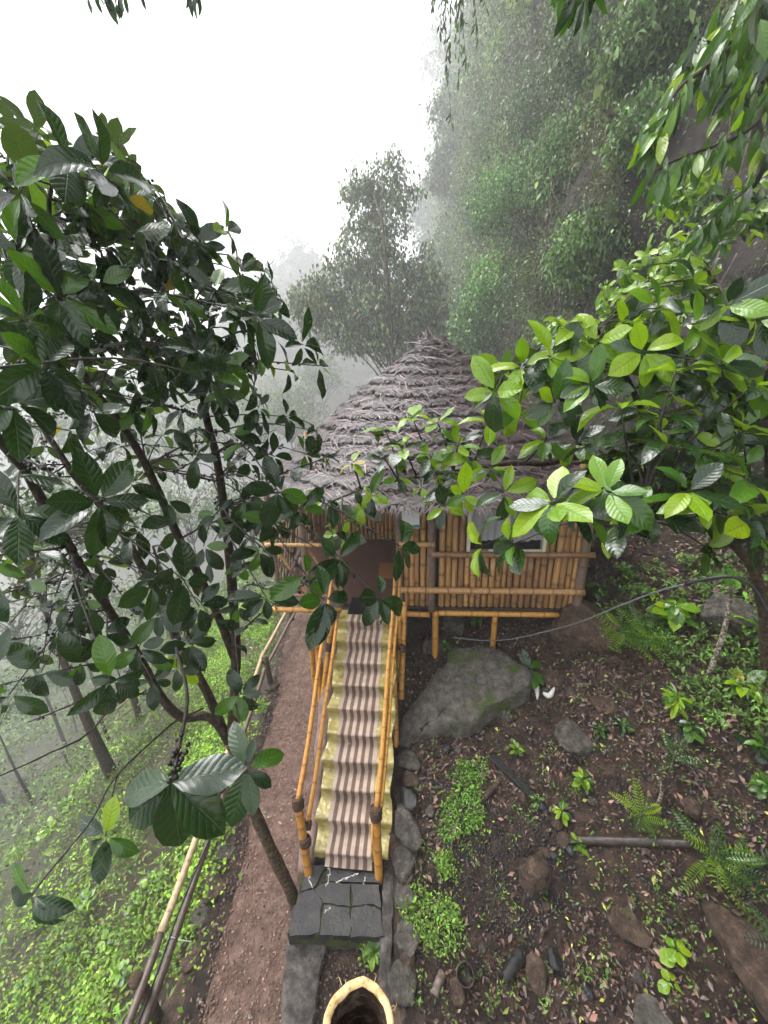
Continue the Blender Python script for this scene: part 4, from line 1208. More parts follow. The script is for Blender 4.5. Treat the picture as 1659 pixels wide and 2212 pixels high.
# garden hose slung from the right-hand tree to the hut
hose = [W(978, 1377, 6.95), W(1040, 1383, 6.9), W(1100, 1381, 6.7), W(1180, 1364, 6.3), W(1260, 1341, 5.9), W(1340, 1308, 5.45), W(1420, 1278, 5.0), W(1480, 1262, 4.75)]
P = smooth_line(hose, 60)
P[:, 2] = np.maximum(P[:, 2], terrain(P[:, 0], P[:, 1]) + 0.03)
V, Fs = tube(P, 0.012, 8)
tag(link('water_hose', mk('water_hose', V - P[0], Fs, True, MT['hose']), None, None, P[0]), 'thin grey water hose slung across the slope below the hut', 'hose')
P = smooth_line([P[-1], W(1530, 1250, 4.55), W(1580, 1246, 4.4), W(1620, 1262, 4.3), W(1648, 1300, 4.25), W(1672, 1350, 4.2)], 40)
V, Fs = tube(P, 0.021, 8)
tag(link('black_pipe', mk('black_pipe', V - P[0], Fs, True, MT['hose_black']), None, None, P[0]), 'black plastic pipe arching over the bent tree trunk', 'pipe')
pvp = hp(1.62, 1.2, 0)
V, Fs = tube([(pvp[0], pvp[1], terr(pvp[0], pvp[1]) - 0.1), (pvp[0], pvp[1], FL - 0.12)], 0.045, 12)
tag(link('drain_pipe', mk('drain_pipe', V - pvp, Fs, True, MT['pvc']), None, None, pvp), 'grey plastic drain pipe hanging under the hut floor', 'pipe')

# fence of two bamboo rails above the drop
fn = empty('bamboo_fence', tuple(G(585, 1480, -0.35)), 'low two rail bamboo fence along the drop beside the earth path', 'fence')
fb = np.array(fn.location)
def rail_pts(name, pts, z, r, mat, nl=0.5):
    for (a, b) in zip(pts[:-1], pts[1:]):
        pa, pb = G(a[0], a[1], z), G(b[0], b[1], z)
        bamboo(name, pa - (pb - pa) * 0.02, pb + (pb - pa) * 0.02, r, MT[mat], fn, nl, 10, 0.93, 0.015, base=fb)
rail_pts('rail', [(252, 2270), (352, 2002)], 0.36, 0.042, 'bamboo_dark')
rail_pts('rail', [(350, 2006), (470, 1680)], 0.37, 0.044, 'bamboo_pale')
rail_pts('rail', [(468, 1684), (568, 1412)], 0.36, 0.044, 'bamboo_pale')
rail_pts('rail', [(566, 1416), (640, 1280)], 0.36, 0.040, 'bamboo_pale')
rail_pts('rail', [(290, 2270), (458, 1790)], 0.06, 0.042, 'bamboo_dark')
rail_pts('rail', [(456, 1794), (572, 1444)], 0.06, 0.040, 'bamboo_grey')
rail_pts('rail', [(570, 1448), (648, 1300)], 0.06, 0.038, 'bamboo_grey')
for (px, py, zt_) in ((585, 1480, 0.44), (497, 1745, 0.44), (330, 2190, 0.40), (645, 1340, 0.42)):
    pb = G(px, py, -0.33); pb[0] = -2.66 if px != 585 else pb[0]
    V, Fs = tube([pb - (0, 0, 0.15), pb + (0.0, 0.0, 0.4), (pb[0] - 0.04, pb[1], zt_)], [0.062, 0.058, 0.056], 12)
    link('post', mk('post', V - fb, Fs, True, MT['bark_brown']), None, fn)
    lashing('lashing', np.array([pb[0] - 0.03, pb[1], 0.36]), (0.1, 1, 0), 0.062, 0.09, fn)
# thin white strings tying the rail
for (px, py) in ((470, 1748), (372, 2030)):
    p = G(px, py, 0.06)
    th = np.linspace(0, 2 * np.pi, 14)
    P = np.stack([p[0] + 0.05 * np.cos(th), p[1] + 0 * th, p[2] + 0.05 * np.sin(th)], 1)
    P = np.vstack([P, P[0] + (0.16, 0.0, -0.05)])
    V, Fs = tube(P, 0.005, 5)
    link('string', mk('string', V - fb, Fs, True, MT['string']), None, fn)
P = smooth_line([G(276, 2270, 0.2), G(340, 2100, 0.2), G(402, 1930, 0.18), G(480, 1752, 0.12)], 30)
V, Fs = tube(P, 0.012, 6)
tag(link('thin_black_pipe', mk('thin_black_pipe', V - P[0], Fs, True, MT['hose_black']), None, None, P[0]), 'thin black irrigation pipe running between the fence rails', 'pipe')

# foreground: the open top of a bamboo post standing just below
fp = W(771, 2224, 0.70)
m, nt, b = newmat('bamboo_cut')
nt.links.new(ramp(nt, noise(nt, 38, 12, 0.75), [(0.36, (0.20, 0.115, 0.045)), (0.44, (0.50, 0.34, 0.14)), (0.54, (0.66, 0.50, 0.25)), (0.63, (0.26, 0.15, 0.06))]), b.inputs['Base Color'])
b.inputs['Roughness'].default_value = 0.6; bump(nt, b, noise(nt, 90, 8, 0.7), 0.5, 0.003)
m2 = surf('bamboo_inside', [(0.3, (0.012, 0.008, 0.007)), (0.52, (0.045, 0.022, 0.012)), (0.66, (0.16, 0.12, 0.10))], 24, 0.7, 0.5)
fpe = empty('bamboo_post', (fp[0], fp[1], terr(fp[0], fp[1])), 'thick pale bamboo post with its hollow cut top seen from above', 'post')
bpb = np.array(fpe.location)
th = np.linspace(0, 2 * np.pi, 40, endpoint=False)
def ringv(h, rr, j=0.0):
    return np.stack([fp[0] + np.cos(th) * rr * (1 + j * np.sin(th * 3 + 1)), fp[1] + np.sin(th) * rr * (1 + j * np.sin(th * 2)), np.full(40, h) + j * 0.06 * np.sin(th * 5) + j * 0.05 * np.sin(th * 13 + 2) + j * 0.1 * np.cos(th)], 1)
zt_ = fp[2]
def rings(rs):
    V = np.vstack(rs); n = 40
    return V, [(l * n + k, l * n + (k + 1) % n, (l + 1) * n + (k + 1) % n, (l + 1) * n + k) for l in range(len(rs) - 1) for k in range(n)]
R0 = 0.066
V, Fs = rings([ringv(terr(fp[0], fp[1]) - 0.2, R0 * 1.1), ringv(zt_ - 0.35, R0, 0.0), ringv(zt_ - 0.33, R0 * 1.06), ringv(zt_ - 0.31, R0), ringv(zt_ - 0.006, R0, 0.03), ringv(zt_, R0 * 0.97, 0.05), ringv(zt_ - 0.002, R0 * 0.83, 0.06), ringv(zt_ - 0.008, R0 * 0.79, 0.06)])
link('culm', mk('culm', V - bpb, Fs, True, m), None, fpe)
V, Fs = rings([ringv(zt_ - 0.008, R0 * 0.79, 0.06), ringv(zt_ - 0.03, R0 * 0.78, 0.03), ringv(zt_ - 0.28, R0 * 0.74), ringv(zt_ - 0.29, 0.0005)])
link('hollow', mk('hollow', V - bpb, Fs, True, m2), None, fpe)
ps = []
for k in range(9):
    a = rng.uniform(0, 6.28); p0 = np.array([fp[0] + math.cos(a) * R0, fp[1] + math.sin(a) * R0, zt_ - rng.uniform(0.005, 0.05)])
    dr = np.array([math.cos(a), math.sin(a), rng.uniform(-0.3, 0.7)])
    ps.append(tube(smooth_line([p0, p0 + dr * 0.012, p0 + dr * rng.uniform(0.006, 0.02) + rng.normal(0, 0.006, 3)], 6), np.linspace(0.0009, 0.0003, 6), 4))
V, Fs = join_parts(ps)
tag(link('splinters', mk('splinters', V - bpb, Fs, True, m), None, fpe), kind='stuff')

# ------------------------------------------------------------------ leaf litter, pebbles, ash (nobody could count them)
def ground_n(x, y, e=0.05):
    n = np.stack([-(terrain(x + e, y) - terrain(x - e, y)) / (2 * e), -(terrain(x, y + e) - terrain(x, y - e)) / (2 * e), np.ones_like(x)], -1)
    return n / np.linalg.norm(n, axis=1)[:, None]
n = 30000
x = rng.uniform(0.25, 6.2, n); y = rng.uniform(0.6, 7.6, n)
keep = rng.random(n) < 0.22 + 0.75 * sstep(-0.5, 0.6, wob(x, y, 1.4, 7.0) + 0.6 * wob(x, y, 4.1, 2.0))
ash = ((x - 1.45) / 0.75) ** 2 + ((y - 3.05) / 0.55) ** 2 < 1
keep &= ~(ash & (rng.random(n) < 0.8))
x, y = x[keep], y[keep]; n = len(x)
gn = ground_n(x, y)
D = rdir(n); D = D - gn * np.sum(D * gn, 1)[:, None] + gn * rng.normal(0.05, 0.2, (n, 1))
N = gn + rng.normal(0, 0.35, (n, 3))
L = np.clip(np.exp(rng.normal(math.log(0.046), 0.5, n)), 0.02, 0.10)
C = tints(n, (0.075, 0.040, 0.029), 0.6, 0.10)
k = rng.random(n)
C[k < 0.08] = tints(int((k < 0.08).sum()), (0.27, 0.165, 0.11), 0.3, 0.08)
C[k > 0.965] = tints(int((k > 0.965).sum()), (0.30, 0.30, 0.06), 0.3, 0.1)
P = np.stack([x, y, terrain(x, y) + rng.uniform(0.004, 0.03, n)], 1)
tag(scatter('leaf_litter', MT['litter'], P, D, N, L, L * rng.uniform(0.35, 0.55, n), C), 'brown fallen leaves covering the garden slope', 'leaf litter')
n = 2600                                           # a sprinkling on the path and left slope
x = rng.uniform(-6.5, -1.3, n); y = rng.uniform(1.2, 9, n)
k = (x < path_edge(y)) | (rng.random(n) < 0.16); x, y = x[k], y[k]; n = len(x)
gn = ground_n(x, y); D = rdir(n); D -= gn * np.sum(D * gn, 1)[:, None]
L = rng.uniform(0.03, 0.09, n)
tag(scatter('path_litter', MT['litter'], np.stack([x, y, terrain(x, y) + 0.03], 1), D, gn + rng.normal(0, 0.3, (n, 3)), L, L * 0.45, tints(n, (0.16, 0.09, 0.055), 0.5, 0.1)), 'scattered brown leaf bits on the earth path and slope', 'leaf litter')
def pebbles(name, label, x, y, smin, smax, base, dz=0.0):
    n = len(x); V0, F0 = ico(1)
    s = rng.uniform(smin, smax, n)
    q = rng.uniform(0.6, 1.2, (n, 1, 3))
    V = (np.stack([x, y, terrain(x, y) + dz], 1)[:, None] + V0[None] * s[:, None, None] * q).reshape(-1, 3)
    Fs = (F0[None] + (np.arange(n) * len(V0))[:, None, None]).reshape(-1, 3)
    C = np.repeat(tints(n, base, 0.4, 0.06), len(V0), axis=0)
    tag(link(name, mk(name, V, Fs, True, MT['litter'], C=C)), label, 'gravel', kind='stuff')
y = rng.uniform(0.8, 9.5, 6500); x = rng.uniform(0, 1, 6500) * (path_edge(y) * -1 - 1.05) + path_edge(y)
pebbles('path_gravel', 'fine red brown gravel on the earth path', x, y, 0.005, 0.019, (0.17, 0.105, 0.08), 0.024)
a = rng.uniform(0, 6.28, 1400); r_ = np.sqrt(rng.random(1400))
pebbles('ash_crumbs', 'black crumbs of ash and charcoal around the round rock', 1.35 + 0.85 * r_ * np.cos(a), 3.05 + 0.6 * r_ * np.sin(a), 0.006, 0.024, (0.012, 0.011, 0.011), 0.004)
pebbles('soil_clods', 'dark clods of wet soil over the garden slope', rng.uniform(0.2, 5.5, 9000), rng.uniform(0.8, 7, 9000), 0.005, 0.024, (0.05, 0.032, 0.024), 0.004)
pebbles('yard_gravel', 'dark crumbs of soil in the trodden patch below the landing', rng.uniform(-1.0, -0.2, 900), rng.uniform(1.3, 2.55, 900), 0.004, 0.016, (0.09, 0.06, 0.046), 0.003)
# fine dead roots and twigs
ps = []
for k in range(170):
    x0, y0 = (rng.uniform(0.3, 5.2), rng.uniform(1.2, 6.2)) if k < 90 else (rng.uniform(2.6, 5.2), rng.uniform(3.4, 5.6))
    a = rng.uniform(0, 6.28); Lw = rng.uniform(0.12, 0.6)
    t = np.linspace(0, 1, 7)
    xs = x0 + math.cos(a) * Lw * t + 0.05 * np.sin(t * 7 + k); ys = y0 + math.sin(a) * Lw * t + 0.05 * np.cos(t * 6 + k * 2)
    zs = terrain(xs, ys) + 0.012 + 0.05 * np.sin(t * 3.1) * rng.random()
    ps.append(tube(np.stack([xs, ys, zs], 1), np.linspace(0.005, 0.002, 7) * rng.uniform(0.6, 1.5), 4))
V, Fs = join_parts(ps)
tag(link('dead_twigs', mk('dead_twigs', V, Fs, True, MT['bark_brown'])), 'thin dead twigs and roots strewn over the garden slope', 'twigs', kind='stuff')
#PART5
# ================================================================== BROAD LEAVES
def leaf_arrays(wr, droop, fold, twist, seed, nl=6, nw=4, tip=1.0):
    """blade of unit length along +y, upper side +z; 48 triangles"""
    r = np.random.default_rng(seed)
    V, UV = [], []
    for i in range(nl + 1):
        t = i / nl
        w_ = wr * (math.sin(math.pi * min(1, t ** 1.12)) ** 0.68 if 0 < t < 1 else 0.02)
        if t == 0: w_ = 0.012
        if t == 1: w_ = 0.006
        ang = droop * t
        yc = math.sin(ang) / droop if abs(droop) > 1e-3 else t
        zc = -(1 - math.cos(ang)) / droop if abs(droop) > 1e-3 else 0
        tw = twist * t
        for j in range(nw + 1):
            s = -1 + 2 * j / nw
            x = s * w_ * 0.5 * 1.0
            z = abs(s) * w_ * fold + 0.028 * math.sin(t * 10 + s * 2.5 + seed) * abs(s) * (0 < t < 1) - 0.10 * w_ * abs(s) ** 2
            x2, z2 = x * math.cos(tw) - z * math.sin(tw), x * math.sin(tw) + z * math.cos(tw)
            V.append((x2, yc - z2 * math.sin(-ang) * 0.0, zc + z2)); UV.append((0.5 + s * 0.5, t))
    n = nw + 1
    Fs = np.array([(i * n + j, i * n + j + 1, (i + 1) * n + j + 1, (i + 1) * n + j) for i in range(nl) for j in range(nw)])
    return np.array(V), Fs, np.array(UV)

LEAFV = [leaf_arrays(0.46, 0.5, 0.20, 0.15, 1), leaf_arrays(0.42, 0.95, 0.26, -0.2, 2), leaf_arrays(0.50, 0.25, 0.12, 0.1, 3), leaf_arrays(0.44, 1.35, 0.3, 0.35, 4), leaf_arrays(0.40, 0.7, 0.34, -0.35, 5), leaf_arrays(0.48, 0.05, 0.22, 0.05, 6)]
LONGV = [leaf_arrays(0.27, 0.6, 0.25, 0.2, 7), leaf_arrays(0.24, 0.9, 0.3, -0.25, 8), leaf_arrays(0.30, 0.35, 0.2, 0.1, 9), leaf_arrays(0.25, 1.3, 0.3, 0.3, 10)]
_leafme = {}
def leaf_mesh(fam, k, mt_):
    key = (fam, k, mt_)
    if key not in _leafme:
        A = (LEAFV if fam == 0 else LONGV)[k]
        _leafme[key] = mk('leaf', A[0], A[1], True, MT[mt_], UV=A[2])
    return _leafme[key]

class Leaves:
    """gathers the blades of one plant; the largest in view become parts, the rest one mass"""
    def __init__(s): s.r = []
    def add(s, p, d, nrm, L, wk, mt_, fam=0):
        s.r.append((np.asarray(p, float), np.asarray(d, float), np.asarray(nrm, float), L, wk, mt_, fam, int(rng.integers(6 if fam == 0 else 4))))
    def build(s, root, limit=300, name='leaf', mass='foliage'):
        base = np.array(root.location)
        def key(q):
            d = depth_of(q[0]); c = RC.T @ (q[0] - CAM)
            u, v = abs(c[0] / max(d, .1)) * FPX, abs(c[1] / max(d, .1)) * FPX
            return -(q[3] / max(0.3, d)) * (1 if (u < 860 and v < 1140 and d > 0) else 0.1)
        rec = sorted(s.r, key=key)
        for q in rec[:limit]:
            p, d, nrm, L, wk, mt_, fam, k = q
            X, Y, Z = frames(d[None], nrm[None])
            o = link(name, leaf_mesh(fam, k, mt_), None, root)
            M = Matrix.Identity(4)
            for i in range(3):
                M[i][0], M[i][1], M[i][2], M[i][3] = X[0][i] * L * wk, Y[0][i] * L, Z[0][i] * L, p[i] - base[i]
            o.matrix_local = M
        rest = rec[limit:]
        by = {}
        for q in rest: by.setdefault((q[5], q[6]), []).append(q)
        for (mt_, fam), qs in by.items():
            half = max(1, len(qs) // 3 + 1)
            for c in range(0, len(qs), half):
                VV, FF, UU, off = [], [], [], 0
                for (p, d, nrm, L, wk, _, _, k) in qs[c:c + half]:
                    A = (LEAFV if fam == 0 else LONGV)[k]
                    X, Y, Z = frames(d[None], nrm[None])
                    VV.append(p - base + (A[0][:, 0:1] * wk * X + A[0][:, 1:2] * Y + A[0][:, 2:3] * Z) * L); FF.append(A[1] + off); UU.append(A[2]); off += len(A[0])
                tag(link(mass, mk(mass, np.vstack(VV), np.vstack(FF), True, MT[mt_], UV=np.vstack(UU)), None, root), kind='stuff')

UPZ = np.array([0, 0, 1.0])
def rosette(lv, tip, axis_, n, L, pick, el=0.35, grav=0.28, start=None, fam=0, lvar=0.18, wk=1.0):
    a = np.asarray(axis_, float); a = a / np.linalg.norm(a)
    e1 = np.cross(a, [0.31, 0.2, 0.93] if abs(a[2]) < 0.9 else [1, 0, 0]); e1 /= np.linalg.norm(e1); e2 = np.cross(a, e1)
    th0 = rng.uniform(0, 6.28) if start is None else start
    for i in range(n):
        th = th0 + i * 2.4 + rng.normal(0, 0.15)
        inner = i / max(1, n - 1)
        e = el + 0.75 * max(0, inner - 0.55) + rng.normal(0, 0.16)
        r_ = e1 * math.cos(th) + e2 * math.sin(th)
        d = r_ * math.cos(e) + a * math.sin(e); d[2] -= grav * rng.uniform(0.5, 1.4)
        nrm = a * math.cos(e) - r_ * math.sin(e) + UPZ * 0.55 + rng.normal(0, 0.12, 3)
        Li = L * np.clip(rng.normal(1, lvar), 0.55, 1.4) * (1 - 0.35 * max(0, inner - 0.6))
        lv.add(np.asarray(tip) - a * 0.05 * L * i / max(1, n) * 2 + d / np.linalg.norm(d) * 0.02, d, nrm, Li, wk * rng.uniform(0.88, 1.15), pick(inner), fam)

class Twigs:
    def __init__(s): s.parts = []
    def add(s, P, r0, r1, seg=5):
        P = np.asarray(P)
        s.parts.append(tube(P, np.linspace(r0, r1, len(P)) * (1 + 0.12 * np.sin(np.arange(len(P)) * 2.6)), seg))
    def build(s, root, mt_='twig', name='twigs'):
        if not s.parts: return
        V, Fs = join_parts(s.parts)
        tag(link(name, mk(name, V - np.array(root.location), Fs, True, MT[mt_]), None, root), kind='stuff')

def limb(root, pts, r0, r1, mt_, name='branch', n=26, seg=9, pix=True):
    P = np.array([W(*q) if pix else q for q in pts]); P = smooth_line(P, n)
    R = np.linspace(r0, r1, n) * (1 + 0.05 * np.sin(np.arange(n) * 1.7) + 0.04 * rng.normal(size=n))
    V, Fs = tube(P, R, seg)
    link(name, mk(name, V - np.array(root.location), Fs, True, MT[mt_]), None, root)
    return P

def twig_path(b, tip, sag=0.0, n=9):
    mid = (b + tip) / 2 + np.array([0, 0, 0.10 * np.linalg.norm(tip - b) - sag]) + rng.normal(0, 0.035 * np.linalg.norm(tip - b), 3)
    return smooth_line([b, mid, tip], n)

def berries(root, pts, r=0.0085):
    V0, F0 = ico(1); pts = np.asarray(pts); n = len(pts)
    s = r * rng.uniform(0.7, 1.25, n)
    V = (pts[:, None] + V0[None] * s[:, None, None]).reshape(-1, 3)
    Fs = (F0[None] + (np.arange(n) * len(V0))[:, None, None]).reshape(-1, 3)
    tag(link('berries', mk('berries', V - np.array(root.location), Fs, True, MT['berry']), None, root), kind='stuff')

def in_poly(px, py, poly):
    c = False; j = len(poly) - 1
    for i in range(len(poly)):
        xi, yi = poly[i]; xj, yj = poly[j]
        if (yi > py) != (yj > py) and px < (xj - xi) * (py - yi) / (yj - yi) + xi: c = not c
        j = i
    return c

# ------------------------------------------------------------------ the coffee tree on the left
ct_base = G(636, 1950, -0.3)
ct = empty('coffee_tree', tuple(ct_base), 'leaning coffee tree with large glossy dark green leaves and black berries', 'tree')
TB = []
TB.append(limb(ct, [(641, 1975, 5.08), (628, 1925, 4.95), (592, 1850, 4.75), (540, 1730, 4.5), (520, 1660, 4.35), (497, 1600, 4.25)], 0.074, 0.058, 'bark_brown', 'trunk', 24, 12))
TB.append(limb(ct, [(500, 1612, 4.27), (506, 1500, 4.0), (510, 1400, 3.75), (500, 1250, 3.4), (490, 1150, 3.2), (470, 1000, 2.9), (445, 900, 2.75), (430, 800, 2.6), (415, 720, 2.5), (405, 600, 2.4), (400, 520, 2.3)], 0.055, 0.006, 'bark_dark'))
TB.append(limb(ct, [(508, 1425, 3.82), (475, 1340, 3.6), (422, 1228, 3.3), (387, 1164, 3.1), (316, 1006, 2.7), (250, 900, 2.4), (193, 830, 2.2), (150, 740, 2.0), (120, 600, 1.8), (105, 450, 1.7), (120, 370, 1.55)], 0.042, 0.005, 'bark_dark'))
TB.append(limb(ct, [(495, 1602, 4.25), (470, 1562, 4.1), (440, 1546, 4.0), (400, 1552, 3.85), (370, 1532, 3.7), (345, 1500, 3.6), (300, 1420, 3.3), (250, 1340, 3.0), (190, 1250, 2.7), (150, 1180, 2.4), (95, 1090, 2.1), (50, 1010, 1.9), (-10, 940, 1.75), (-60, 800, 1.6)], 0.052, 0.016, 'bark_dark'))
TB.append(limb(ct, [(490, 1595, 4.22), (440, 1480, 3.9), (390, 1400, 3.7), (350, 1300, 3.5), (310, 1230, 3.3), (250, 1130, 3.1), (170, 1040, 2.9), (130, 980, 2.8), (80, 900, 2.7), (65, 820, 2.6), (60, 700, 2.4), (40, 560, 2.1)], 0.045, 0.006, 'bark_dark'))
TB.append(limb(ct, [(468, 1562, 4.1), (430, 1450, 3.7), (395, 1330, 3.3), (370, 1290, 3.1), (330, 1180, 2.9)], 0.022, 0.008, 'bark_dark'))
BP = np.vstack([p for p in TB[1:]])
lv = Leaves(); tw = Twigs(); bry = []
def pick_left(inner):
    k = rng.random()
    return 'leaf_gold' if k > 0.995 else 'leaf_lime' if k > 0.975 else 'leaf_mid' if k > 0.80 else 'leaf_dark'
def left_tip(px, py, d, n, L=0.165, el=0.3, grav=0.3, branch=None, axis_=None, berry=0.35, pick=pick_left):
    tip = W(px, py, d)
    if branch is None:
        dist = np.linalg.norm(BP - tip, axis=1) + 0.6 * np.maximum(0, BP[:, 2] - tip[2] - 0.05)
        b = BP[np.argmin(dist)]
    else:
        b = np.asarray(branch)
    P = twig_path(b, tip)
    Ln = np.linalg.norm(tip - b)
    tw.add(P, 0.0045 + 0.003 * min(1.5, Ln), 0.0032)
    a = P[-1] - P[-2]; a = a / np.linalg.norm(a) + np.array([0, 0, 0.45])
    rosette(lv, tip, a if axis_ is None else axis_, n, L, pick, el, grav)
    # pairs of leaves and berries further back on the twig
    for f in (0.72, 0.5):
        if Ln > 0.35 and rng.random() < 0.5:
            q = P[int(f * 8)]
            for sgn in (-1, 1):
                if rng.random() < 0.75:
                    side = np.cross(P[-1] - P[0], UPZ); side /= np.linalg.norm(side) + 1e-6
                    lv.add(q, side * sgn + (P[-1] - P[0]) / Ln * 0.5 + np.array([0, 0, -0.25]), UPZ + rng.normal(0, 0.2, 3), L * rng.uniform(0.75, 1.05), rng.uniform(0.9, 1.1), pick(0.3))
    if rng.random() < berry and Ln > 0.25:
        for i in range(2, 8):
            if rng.random() < 0.75:
                for _ in range(int(rng.integers(3, 9))):
                    bry.append(P[i] + rng.normal(0, 0.013, 3))
    return tip
near = [(150, 345, 1.3, 6), (60, 380, 1.5, 6), (225, 370, 1.3, 6), (40, 420, 1.35, 6), (180, 440, 1.5, 6), (275, 430, 1.55, 6), (120, 500, 1.6, 7), (40, 540, 1.45, 6), (215, 540, 1.7, 6), (300, 520, 1.8, 6),
        (130, 640, 1.5, 6), (60, 690, 1.35, 6), (220, 630, 1.7, 6), (100, 790, 1.3, 6), (30, 870, 1.4, 5), (190, 720, 1.8, 6), (215, 1085, 1.25, 7), (40, 1110, 1.3, 4), (150, 930, 1.7, 4)]
for q in near: left_tip(q[0], q[1], q[2] + 0.15, q[3] + 1, L=0.18, el=0.25, grav=0.3)
mid_ = [(330, 480, 2.0, 6), (370, 560, 2.1, 6), (420, 520, 2.2, 6), (490, 500, 2.3, 6), (440, 600, 2.3, 6), (520, 590, 2.4, 6), (590, 625, 2.4, 5), (575, 680, 2.3, 5), (500, 670, 2.4, 6), (350, 640, 2.1, 6), (290, 690, 2.1, 5), (400, 690, 2.3, 6),
        (450, 740, 2.5, 5), (520, 750, 2.4, 4), (655, 745, 2.3, 6), (690, 790, 2.35, 5), (620, 800, 2.45, 4), (530, 800, 2.5, 5), (560, 880, 2.5, 5), (620, 900, 2.6, 6), (680, 930, 2.7, 6), (480, 850, 2.4, 4), (500, 940, 2.6, 4), (390, 880, 2.6, 4),
        (300, 760, 2.2, 5), (230, 800, 2.3, 4), (120, 720, 2.2, 4), (590, 985, 2.7, 6), (660, 980, 2.8, 5), (540, 1000, 2.8, 4), (430, 1000, 2.9, 3), (350, 940, 2.9, 3), (260, 960, 2.9, 4), (190, 900, 2.9, 4), (100, 960, 2.9, 3), (380, 800, 2.7, 4)]
for q in mid_: left_tip(*q)
low = [(600, 1060, 1.95, 6), (650, 1100, 2.1, 5), (530, 1080, 2.4, 5), (470, 1110, 2.6, 4), (590, 1130, 2.4, 5), (560, 1190, 2.6, 4), (660, 1240, 2.2, 4), (700, 1295, 1.75, 9), (730, 1210, 2.1, 6), (820, 1290, 1.9, 6), (575, 1290, 2.3, 5), (865, 1180, 2.0, 4), (720, 1150, 2.4, 4),
       (400, 1255, 2.0, 5), (430, 1310, 2.1, 5), (330, 1265, 2.0, 5), (300, 1140, 2.3, 4), (230, 1220, 2.4, 4), (340, 1330, 2.4, 5), (410, 1390, 2.5, 5), (300, 1400, 2.4, 5), (220, 1370, 2.2, 5), (160, 1300, 2.3, 4), (130, 1370, 2.3, 4), (90, 1450, 2.2, 4), (180, 1430, 2.2, 4),
       (240, 1470, 1.7, 5), (330, 1470, 2.8, 4), (60, 1250, 2.2, 3), (20, 1350, 2.1, 3), (20, 1500, 2.0, 3), (390, 1450, 2.9, 4), (520, 1500, 2.7, 7), (440, 1180, 2.6, 4), (360, 1080, 2.6, 3), (120, 1180, 2.3, 3)]
for q in low: left_tip(*q, el=0.2, grav=0.4)
up_poly = [(0, 260), (150, 262), (240, 300), (290, 410), (400, 470), (490, 470), (560, 560), (600, 640), (540, 740), (560, 860), (300, 900), (0, 900)]
low_poly = [(0, 900), (560, 860), (700, 940), (640, 1100), (560, 1250), (470, 1420), (300, 1500), (80, 1530), (0, 1500)]
k = 0
while k < 125:
    px, py = rng.uniform(-30, 600), rng.uniform(265, 900)
    if in_poly(px, py, up_poly):
        left_tip(px, py, rng.uniform(1.7, 2.9), 5, berry=0.5); k += 1
k = 0
while k < 34:
    px, py = rng.uniform(-30, 700), rng.uniform(900, 1500)
    if in_poly(px, py, low_poly):
        left_tip(px, py, rng.uniform(2.2, 3.3), int(rng.integers(2, 5)), berry=0.6, grav=0.4); k += 1
# hanging shoots in front of the trunk
P = smooth_line([W(380, 1400, 1.9), W(404, 1500, 1.5), (W(385, 1620, 1.2)), W(371, 1690, 1.12)], 14); tw.add(P, 0.008, 0.005); bry += [P[i] + rng.normal(0, 0.012, 3) for i in range(8, 13) for _ in range(4)]
for (dx, dz_, L_, k_) in ((0.03, -1.0, 0.24, 2), (0.62, -0.75, 0.23, 5), (-0.72, -0.62, 0.23, 2), (-0.98, -0.22, 0.20, 0), (1.0, 0.16, 0.21, 2), (0.75, -0.05, 0.16, 5)):
    d = RC @ np.array([dx, dz_, -0.12])
    lv.r.append((P[-1], d, -ray(371, 1690) + UPZ * 0.7 + rng.normal(0, 0.12, 3), L_, 1.0, 'leaf_dark', 0, k_))
P = smooth_line([W(505, 1500, 2.9), W(520, 1580, 2.2), W(532, 1660, 1.75)], 10); tw.add(P, 0.007, 0.004)
rosette(lv, P[-1], (0.2, -0.6, 0.7), 7, 0.17, pick_left, 0.15, 0.35)
P = smooth_line([W(369, 1565, 2.6), W(253, 1674, 2.2), W(197, 1773, 1.95), W(102, 1889, 1.75), W(68, 1935, 1.7)], 16); tw.add(np.vstack([P]), 0.006, 0.004); rosette(lv, P[-1], (-0.3, -0.5, 0.2), 5, 0.18, pick_left, 0.1, 0.5)
tw.add(smooth_line([W(440, 1530, 3.8), W(400, 1548, 3.2), W(369, 1565, 2.6)], 8), 0.008, 0.006)
P = smooth_line([W(253, 1674, 2.2), W(236, 1750, 2.05), W(228, 1806, 1.95)], 7); tw.add(P, 0.004, 0.003); rosette(lv, P[-1], (0.0, -0.6, 0.5), 6, 0.165, pick_left, 0.1, 0.4)
P = smooth_line([W(300, 1420, 3.3), W(211, 1565, 2.6), W(100, 1630, 2.3), (W(-10, 1680, 2.1))], 12); tw.add(P, 0.008, 0.004)
